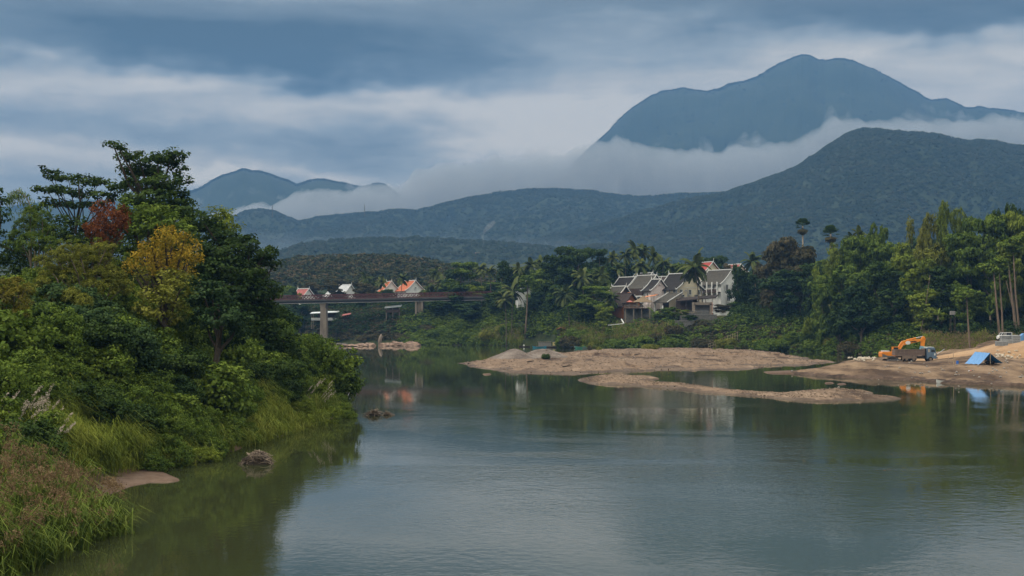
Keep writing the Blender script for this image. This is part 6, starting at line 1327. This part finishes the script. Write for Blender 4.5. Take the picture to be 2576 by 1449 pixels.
    MB().prism([(X(1490), Z(410)), (X(1580), Z(430)), (X(1570), Z(520)), (X(1500), Z(600)), (X(1470), Z(520))], 'y', -.55, .55).build('bucket', paint('light blue bucket', (.16, .33, .42), .6, .35, 2), r, bevel=.03)
excavator()
def truck():
    d = 276.; zx = lambda x: ((3450 + x / 6.44) / 4 - 512) / F * d; x0 = zx(1350); zz = lambda y: W(900, (1320 + y / 6.44) / 4, d).z
    z0 = zz(812); r = empty('dump_truck', (x0, d, z0)); tag(r, 'old dump truck with blue grey cab and long rusty brown bed', 'truck')
    X = lambda x: zx(x) - x0; Z = lambda y: zz(y) - z0
    mb = MB(); a, b = X(800), X(1545); t = Z(500); lo = Z(655)
    mb.box(((a + b) / 2, -1.2, (t + lo) / 2), (b - a, .1, t - lo)); mb.box(((a + b) / 2, 1.2, (t + lo) / 2), (b - a, .1, t - lo)); mb.box((a, 0, (t + lo) / 2), (.1, 2.4, t - lo)); mb.box((b, 0, (t + lo) / 2 + .1), (.1, 2.4, t - lo + .2)); mb.box(((a + b) / 2, 0, lo + .05), (b - a, 2.4, .1)); bed = mb.build('bed', M_bed, r)
    mb = MB()
    for i in range(8): mb.box((a + .1 + i * (b - a - .2) / 7, -1.28, (t + lo) / 2), (.1, .08, t - lo))
    mb.box(((a + b) / 2, -1.28, t), (b - a, .1, .1)); mb.box(((a + b) / 2, -1.28, (t + lo) / 2), (b - a, .06, .06)); mb.build('bed_ribs', M_frm, bed)
    MB().box(((a + X(1860)) / 2, 0, Z(690)), (X(1800) - a, 1.0, .28)).build('chassis', M_frm, r)
    MB().box((X(1440), -.9, Z(700)), (X(1540) - X(1350), .6, .5)).build('fuel_tank', M_bk, r, bevel=.05)
    mb = MB(); mb.prism([(X(970), Z(690)), (X(970), Z(655)), (X(1345), Z(650)), (X(1345), Z(760)), (X(1320), Z(760)), (X(1310), Z(725)), (X(1010), Z(735)), (X(985), Z(790)), (X(970), Z(790))], 'y', -1.25, -1.1); mb.build('mudguard', M_frm, r)
    for x, lb in ((1085, 0), (1265, 0), (1700, 1)):
        for y in (-1.05, 1.05):
            cx = X(x); rr = (Z(0) - Z(0)) + .48; w_ = MB().tube([(cx, y - .17, rr), (cx, y + .17, rr)], rr, 18); wh = w_.build('wheel', M_bk, r, bevel=.03)
            MB().tube([(cx, y - .19, rr), (cx, y + .19, rr)], rr * .52, 12).build('rim', M_frm, wh)
    mb = MB(); mb.prism([(X(1600), Z(740)), (X(1850), Z(740)), (X(1858), Z(640)), (X(1838), Z(575)), (X(1812), Z(462)), (X(1780), Z(440)), (X(1625), Z(440)), (X(1600), Z(470))], 'y', -1.15, 1.15); cab = mb.build('cab', M_bl, r, bevel=.06)
    MB().prism([(X(1715), Z(568)), (X(1818), Z(568)), (X(1800), Z(500)), (X(1715), Z(500))], 'y', -1.18, -1.14).build('side_window', M_glass, cab); MB().box(((X(1640) + X(1675)) / 2, -1.16, Z(530)), (X(1682) - X(1645), .04, Z(495) - Z(570))).build('rear_panel', M_beigew, cab)
    MB().prism([(-1.0, Z(565)), (1.0, Z(565)), (1.0, Z(475)), (-1.0, Z(475))], 'x', X(1822), X(1835)).build('windscreen', M_glass, cab)
    MB().box((X(1700), 0, Z(448)), (X(1790) - X(1600), 2.2, .2)).build('roof_cap', paint('pale dusty roof', (.45, .47, .44)), cab, bevel=.05)
    MB().box((X(1860), 0, Z(715)), (.35, 2.3, .3)).build('bumper', M_gm, r); MB().box((X(1808), -1.16, Z(625)), (.22, .06, .42)).build('headlight', M_trim, r)
    MB().box((X(1575), 0, Z(610)), (.25, 2.2, Z(480) - Z(740))).build('headboard', M_bk, r)
    MB().bar((X(1868), -1.1, Z(615)), (X(2050), -1.3, Z(488)), .09).build('mirror_arm', M_tin, r)
truck()
# ------------------------------------------------------------------ tents, pickup, blocks and odds and ends on the spit
M_tarp = paint('blue tarpaulin', (.03, .22, .60), .55, .15, 1.0, .3); M_tarpl = paint('light blue tarpaulin', (.10, .25, .50), .5, .18, .8, .4, stretch=(3, 3, .5))
def tent():
    d = 226.; s = 5.573; Xp = lambda x: ((3796 + x / s) / 4 - 512) / F * d; zz = lambda y: W(985, (1300 + y / s) / 4, d).z
    x0 = Xp(800); z0 = zz(865); r = empty('tarpaulin_tent', (x0, d, z0)); tag(r, 'open ended blue tarpaulin tent pitched on the dirt bank', 'tent'); X = lambda x: Xp(x) - x0; Z = lambda y: zz(y) - z0
    # ridge runs away to the left; open gable toward the viewer's right
    n = 8; ft = (X(855), -1.2, Z(618)); bk = (X(690), 2.4, Z(600)); fl = (X(600), -1.4, Z(868)); bl = (X(425), 2.0, Z(868)); fr = (X(1160), -1.0, Z(852)); br = (X(1010), 2.2, Z(852))
    def sheet(a, b, c, e, seed):
        vs = []; m = 10
        for i in range(m + 1):
            for j in range(m + 1):
                u = i / m; v = j / m; p = Vector(a).lerp(Vector(b), u).lerp(Vector(e).lerp(Vector(c), u), v); p += Vector((0, 0, -.10 * math.sin(math.pi * v) + .04 * math.sin(u * 19 + seed + v * 3))); vs.append(p)
        fs = [(i * (m + 1) + j, (i + 1) * (m + 1) + j, (i + 1) * (m + 1) + j + 1, i * (m + 1) + j + 1) for i in range(m) for j in range(m)]
        return MB().add(vs, fs)
    sheet(ft, bk, bl, fl, 1).build('left_sheet', M_tarpl, r, smooth=True); sheet(ft, bk, br, fr, 4).build('right_sheet', M_tarp, r, smooth=True)
    MB().tube([(ft[0], ft[1], 0), ft], .04, 6).build('pole', M_bam, r); MB().tube([(bk[0], bk[1], -.2), bk], .04, 6).build('pole', M_bam, r); MB().tube([ft, bk], .03, 6).build('ridge_pole', M_bam, r)
    o = empty('plank_table', (x0 + X(740), d + .4, z0)); tag(o, 'rough plank table standing inside the open tent', 'table'); MB().box((0, 0, .62), (1.3, .6, .06)).build('table_top', M_bam, o)
    for x in (-.55, .55): MB().box((x, 0, .3), (.08, .5, .6)).build('leg', M_bam, o)
    for i, x in enumerate((870, 960)): o = boulder((x0 + X(x), d + .2, z0 + .2), (.45, .35, .3), 60 + i, M_bk, 'sack'); tag(o, ['dark sack on the left under the right tent sheet', 'dark sack on the right under the right tent sheet'][i], 'sack', 'dark sacks in the tent')
tent()
def pickup():
    d = 300.; s = 5.573; Xp = lambda x: ((3796 + x / s) / 4 - 512) / F * d; x0 = Xp(1240); z0 = W(1010, (1300 + 352 / s) / 4, d).z; X = lambda x: Xp(x) - x0
    zz = lambda y: W(1010, (1300 + y / s) / 4, d).z - z0
    r = empty('pickup_truck', (x0, d, z0)); tag(r, 'old white pickup with open windows behind the grey blocks', 'pickup')
    mb = MB(); mb.prism([(X(1078), .35), (X(1500), .35), (X(1500), zz(225)), (X(1160), zz(225)), (X(1095), zz(235)), (X(1078), zz(255))], 'y', -.8, .8); mb.build('body', M_trim, r, bevel=.06)
    mb = MB(); t = zz(168); lo = zz(228)
    mb.box(((X(1165) + X(1370)) / 2, 0, t), (X(1370) - X(1165), 1.5, .08))
    for x1, x2 in ((1128, 1165), (1195, 1200), (1235, 1240), (1370, 1370)):
        for y in (-.72, .72): mb.bar((X(x1), y, lo), (X(x2), y, t), .09)
    cb_ = mb.build('cab', M_trim, r); MB().prism([(X(1140), lo), (X(1365), lo), (X(1365), t - .05), (X(1170), t - .05)], 'y', -.66, .66).build('cab_window', M_glass, cb_)
    for x in (1110, 1440):
        for y in (-.72, .72): w_ = MB().tube([(X(x), y - .12, .36), (X(x), y + .12, .36)], .36, 16).build('wheel', M_bk, r, bevel=.02); MB().tube([(X(x), y - .14, .36), (X(x), y + .14, .36)], .19, 10).build('rim', M_gm, w_)
    MB().box((X(1080), -.55, zz(262)), (.06, .25, .18)).build('headlight', M_tin, r); MB().box((X(1080), .55, zz(262)), (.06, .25, .18)).build('headlight', M_tin, r)
pickup()
def gabion(px0, px1, y0, y1, d, dep, label):
    a = W(px0, y1, d); b = W(px1, y0, d); w_ = b.x - a.x; h = b.z - a.z; o = empty('mesh_crate', ((a.x + b.x) / 2, d, a.z - .1)); tag(o, label, 'crate', 'grey mesh crates on the dirt track')
    MB().box((0, 0, h / 2 + .05), (w_, dep, h)).build('fill', paint('grey crate fill', (.17, .18, .19), .8, .35, 5), o); mb = MB()
    for x in np.linspace(-w_ / 2, w_ / 2, 9): mb.box((x, -dep / 2 - .01, h / 2 + .05), (.03, .03, h))
    for z in np.linspace(.1, h, 4): mb.box((0, -dep / 2 - .02, z), (w_, .03, .03))
    mb.box((0, 0, h + .07), (w_ + .03, dep + .03, .05)); mb.build('wire', paint('galvanised wire', (.42, .44, .44)), o)
g5 = lambda x: (3796 + x / 5.573) / 4; g6 = lambda y: (1300 + y / 5.573) / 4
gabion(g5(1150), g5(1385), g6(235), g6(330), 292, 1.2, 'upper grey mesh crate in front of the white pickup'); gabion(g5(1385), g5(1560), g6(228), g6(410), 291, 1.6, 'tallest stacked grey mesh crate at the right'); gabion(g5(1150), g5(1385), g6(330), g6(405), 289, 1.2, 'lower grey mesh crate between the front one and the tall one'); gabion(g5(1048), g5(1290), g6(360), g6(458), 285, 1.2, 'lowest grey mesh crate, nearest the dirt track')
# blue tarp heap at the right edge
q = at(1030, 296); zq = W(1022, 1300 / 4 + 330 / 5.573 / 4, 296).z; o = empty('tarpaulin_shelter', (W(1023.5, 340, 296).x, 296, zq - .5)); tag(o, 'light blue tarpaulin shelter cut off by the right edge', 'shelter')
MB().add([(-1.6, -1, 0), (-1.1, -1, 1.1), (-.2, -1, 1.9), (1.6, -1, 2.1), (3.2, -1, 1.2), (3.8, -1, 0), (-1.4, 1.2, 0), (-.9, 1.2, 1.0), (0, 1.2, 1.8), (1.8, 1.2, 2.0), (3.3, 1.2, 1.1), (3.9, 1.2, 0)], [(i, i + 1, i + 7, i + 6) for i in range(5)] + [(5, 4, 3, 2, 1, 0), tuple(range(6, 12))]).build('sheet', M_tarpl, o); MB().tube([(-.2, -1.1, 0), (-.2, -1.1, 2.0)], .05, 6).build('pole', M_bam, o)
def spx(px, py):                                        # point on the spit seen at a picture point
    dd = np.arange(180, 330, .5); q = W(px, py, 1.0); X = q.x * dd; Zr = CAMZ + (q.z - CAMZ) * dd
    H_ = np.maximum(0, hspit(X, dd, np.maximum(sdf(np.array(SP), X, dd), 0))); k = np.nonzero(Zr <= H_)[0]; k = k[0] if len(k) else -1
    return Vector((X[k], dd[k], H_[k]))
def stick(px, ytop, ybot, d, label, r=.05, dx=0):
    a = W(px, ybot, d); b = W(px + dx, ytop, d); o = MB().tube([a - Vector((0, 0, .5)), (a + b) / 2, b], [r, r * .8, r * .6], 6).build('wooden_pole', M_bam); tag(o, label, 'pole', 'poles on the spit')
zm = lambda x: (3450 + x / 6.44) / 4; zn = lambda y: (1320 + y / 6.44) / 4
stick(zm(2350), zn(500), zn(880), 236, 'thin wooden pole standing left of the blue tent', .05, -.7); stick(zm(2215), zn(660), zn(790), 258, 'short stake beside the dirt track right of the truck', .04)
q = spx(zm(2447), zn(880)); o = empty('blue_drum', q); tag(o, 'small bright blue drum on the dirt left of the tent', 'drum'); MB().tube([(0, 0, 0), (0, 0, .55)], .22, 12).build('barrel', paint('bright blue plastic', (.03, .12, .42), .4, .1, 2), o, bevel=.02); MB().tube([(0, 0, .55), (0, 0, .6)], .18, 12).build('lid', M_gm, o)
# white gutters / foam boat at the water
a = W(g5(405), g6(1240), 212); b = W(g5(650), g6(1108), 215); tag(MB().bar(a, b, .34, .12).build('white_board', M_trim, bevel=.02), 'long white board leaning on the dark bank below the tent', 'board')
q = G(g5(215), g6(1295)); bo = empty('white_skiff', (q.x, q.y, .02)); tag(bo, 'flat white skiff drawn up at the water edge below the tent', 'boat'); hull(MB(), 6.2, .9, .22, .25).build('hull', M_trim, bo); MB().box((0, 0, .16), (.25, .6, .04)).build('seat', M_bam, bo)
q = W(g5(515), g6(1105), 216); pu = empty('water_pump', q); tag(pu, 'small red engine pump with a lit yellow lamp on the bank', 'pump'); MB().box((0, 0, .5), (.6, .4, .35)).build('engine', paint('red engine paint', (.35, .03, .02)), pu, bevel=.04); MB().tube([(-.5, 0, -.3), (-.5, 0, .1)], .13, 10).build('canister', M_tin, pu); MB().tube([(-.55, 0, .55), (-.3, 0, .55)], .09, 8).build('intake', M_tin, pu)
me_, nt_, N_, L_ = new_mat('lamp glow'); em = N_.new('ShaderNodeEmission'); em.inputs[0].default_value = (1, .62, .08, 1); em.inputs[1].default_value = 3.5; oo = N_.new('ShaderNodeOutputMaterial'); L_.new(em.outputs[0], oo.inputs[0])
boulder((0, 0, 0), (.12, .1, .12), 3, me_, 'lamp', sub=2).parent = pu; pu.children[-1].location = (.45, -.1, .5)
for c in pu.children:
    if c.name.startswith('lamp'): c.location = (.42, -.1, .5)
M_stone = paint('pale rubble', (.42, .36, .28), .9, .3, 3); M_stoneg = paint('grey rubble', (.26, .23, .20), .9, .3, 3)
gs = np.random.default_rng(77)
def stones(cx, cy, sx, sy, n, r0, r1, mat, label, group):
    for i in range(n):
        px = cx + gs.normal(0, sx); py = cy + gs.normal(0, sy); p = spx(px, py); r = gs.uniform(r0, r1)
        o = boulder((p.x, p.y, p.z + r * .3), (r, r * .8, r * .65), 200 + i, mat, 'rubble_stone', sub=1); o.rotation_euler = (gs.uniform(0, 1), 0, gs.uniform(0, 6)); tag(o, label, 'stone', group)
stones(865, 359.5, 6, 1.3, 34, .25, .55, M_stone, 'pale broken rock in the heap left of the excavator', 'rocks heaped left of the excavator')
stones(1008, 357, 7, 2.4, 30, .2, .42, M_stone, 'pale stone in the rubble slope right of the tent', 'stones right of the tent')
stones(955, 372, 55, 6, 60, .12, .28, M_stoneg, 'small grey stone scattered on the raw earth spit', 'stones scattered on the spit')
# pebbles and clods on the gravel bars (uncountable)
def pebbles(name, label, poly, n, zf, r0, r1, seed, mat):
    g = np.random.default_rng(seed); P = np.array(poly); lo, hi = P.min(0), P.max(0); X = g.uniform(lo[0], hi[0], n * 3); Y = g.uniform(lo[1], hi[1], n * 3); s = sdf(P, X, Y) + fbm(X / 7, Y / 11, 5, 7) * (1.5 if zf is hbar else .7)
    k = s > .4; X, Y, s = X[k][:n], Y[k][:n], s[k][:n]; Z = zf(X, Y, s); r = r0 + (r1 - r0) * g.uniform(0, 1, len(X)) ** 4
    tag(blob_forest(name, np.stack([X, Y, Z], -1), r, mat, (I1[0], I1[1]), seed, .7), label, 'gravel', kind='stuff')
M_peb = leaf_mat('pebbles', (.10, .072, .055), (.17, .125, .092), (.30, .23, .17), 0)
pebbles('gravel_stones', 'loose stones and clods littering the long gravel bar', BAR, 7000, hbar, .05, .24, 81, M_peb)
pebbles('gravel_stones', 'loose stones along the narrow stony spit', B2, 3500, hb2, .04, .16, 82, M_peb)
for i, (x, y, l, a_, lb) in enumerate([(530.5, 362, 1.5, .3, 'short dark log below the small bush on the gravel bar'), (562, 354.6, 2.2, .1, 'pale branch on the back of the gravel bar'), (637, 355, 1.4, .5, 'short dark driftwood near the middle of the gravel bar'), (622, 359, 1.2, 0, 'small stick lying mid gravel bar'), (567, 368, 1.6, .2, 'dark log at the lower edge of the gravel bar')]):
    for dd in np.arange(250, 420, 1.):
        p = W(x, y, dd)
        if p.z < .75: break
    o = MB().tube([(-l / 2, 0, 0), (0, .05, .12), (l / 2, 0, .22 * l * a_ + .1)], [.12, .11, .06], 6).build('driftwood', M_barkd if 'dark' in lb else M_barkp); o.location = (p.x, p.y, .75); tag(o, lb, 'log', 'logs on the gravel bar')
# drift piles in the river
def drift(px, py, wpx, hpx, label, seed, n=170, long=1.0, tail=0):
    g = np.random.default_rng(seed); c = G(px, py); s = c.y / F; a = wpx * s / 2; h = hpx * s; r = empty('driftwood_pile', (c.x, c.y, 0)); tag(r, label, 'driftwood pile')
    mb = MB()
    for i in range(n):
        th = g.uniform(0, 6.28); q = g.uniform(0, 1) ** .5; x = q * math.cos(th) * a; y = q * math.sin(th) * a * .6; top = h * (1 - (x / a) ** 2 * .9) * g.uniform(.12, 1.06); az = g.uniform(0, 6.28); l = g.uniform(.4, 1.3) * long
        dr = Vector((math.cos(az), math.sin(az) * .6, g.normal(0, .22) - .5 * abs(x / a) * (1 if math.cos(az) * x > 0 else -1))).normalized() * l; c0 = Vector((x * .85, y, top * .9)); k = g.uniform(.008, .03) * long
        mb.mi = int(g.integers(0, 3)); mb.tube([c0 - dr * .5, c0 + Vector((0, 0, .05 * l)), c0 + dr * .5], [k, k, k * .5], 4, cap=False)
    mb.build('sticks', [paint('grey sticks', (.15, .115, .09), .9, .3, 5), paint('brown sticks', (.08, .055, .04), .9, .3, 5), paint('pale sticks', (.26, .20, .15), .9, .3, 5)], r)
    o = boulder((0, 0, -.05), (a * .9, a * .55, h * .95), seed, paint('rotting core', (.03, .022, .016), .95, .3, 4), 'core'); o.parent = r
drift(257.5, 464, 34, 12, 'tangled heap of dead branches rising from the water near the bank', 5, 420, .8)
drift(373.5, 415.5, 14, 4.5, 'flat floating driftwood with a raised end farther out in the river', 6, 120, 1.3)
drift(387, 415.2, 9, 2.6, 'small low driftwood beside the flat floating one', 7, 50, .9)
# radio masts and smoke
for px, yt, yb, d, lb in ((272.5, 205, 214, 2290, 'thin radio mast on the left end of the middle ridge'), (364.5, 204.5, 213, 2290, 'thin radio mast on the middle ridge above the bridge')):
    a = W(px, yb + 3, d); b = W(px, yt, d); o = empty('radio_mast', a); tag(o, lb, 'mast', 'radio masts'); h = (b - a).z; mb = MB()
    for x, y in ((-.8, -.5), (.8, -.5), (0, .9)): mb.bar((x, y, 0), (x * .2, y * .2, h), .3)
    for i in range(8): mb.bar((-.8 + .08 * i, -.5, h * i / 8), (.8 - .08 * i, -.5, h * (i + 1) / 8), .15)
    mb.build('lattice', M_gm, o)
sm = W(481, 250, 2050); mb = MB(); mb.tube([(0, 0, 0), (4, 0, 10), (2, 2, 20), (6, 5, 29), (13, 8, 36), (20, 10, 42)], [.8, 1.3, 2.0, 3.4, 4.4, 2.6], 12); o = mb.build('smoke', vol('smoke vapour', (.9, .92, .95), .022)); o.location = sm; tag(o, 'small plume of white smoke rising before the ridge', 'smoke', kind='stuff')
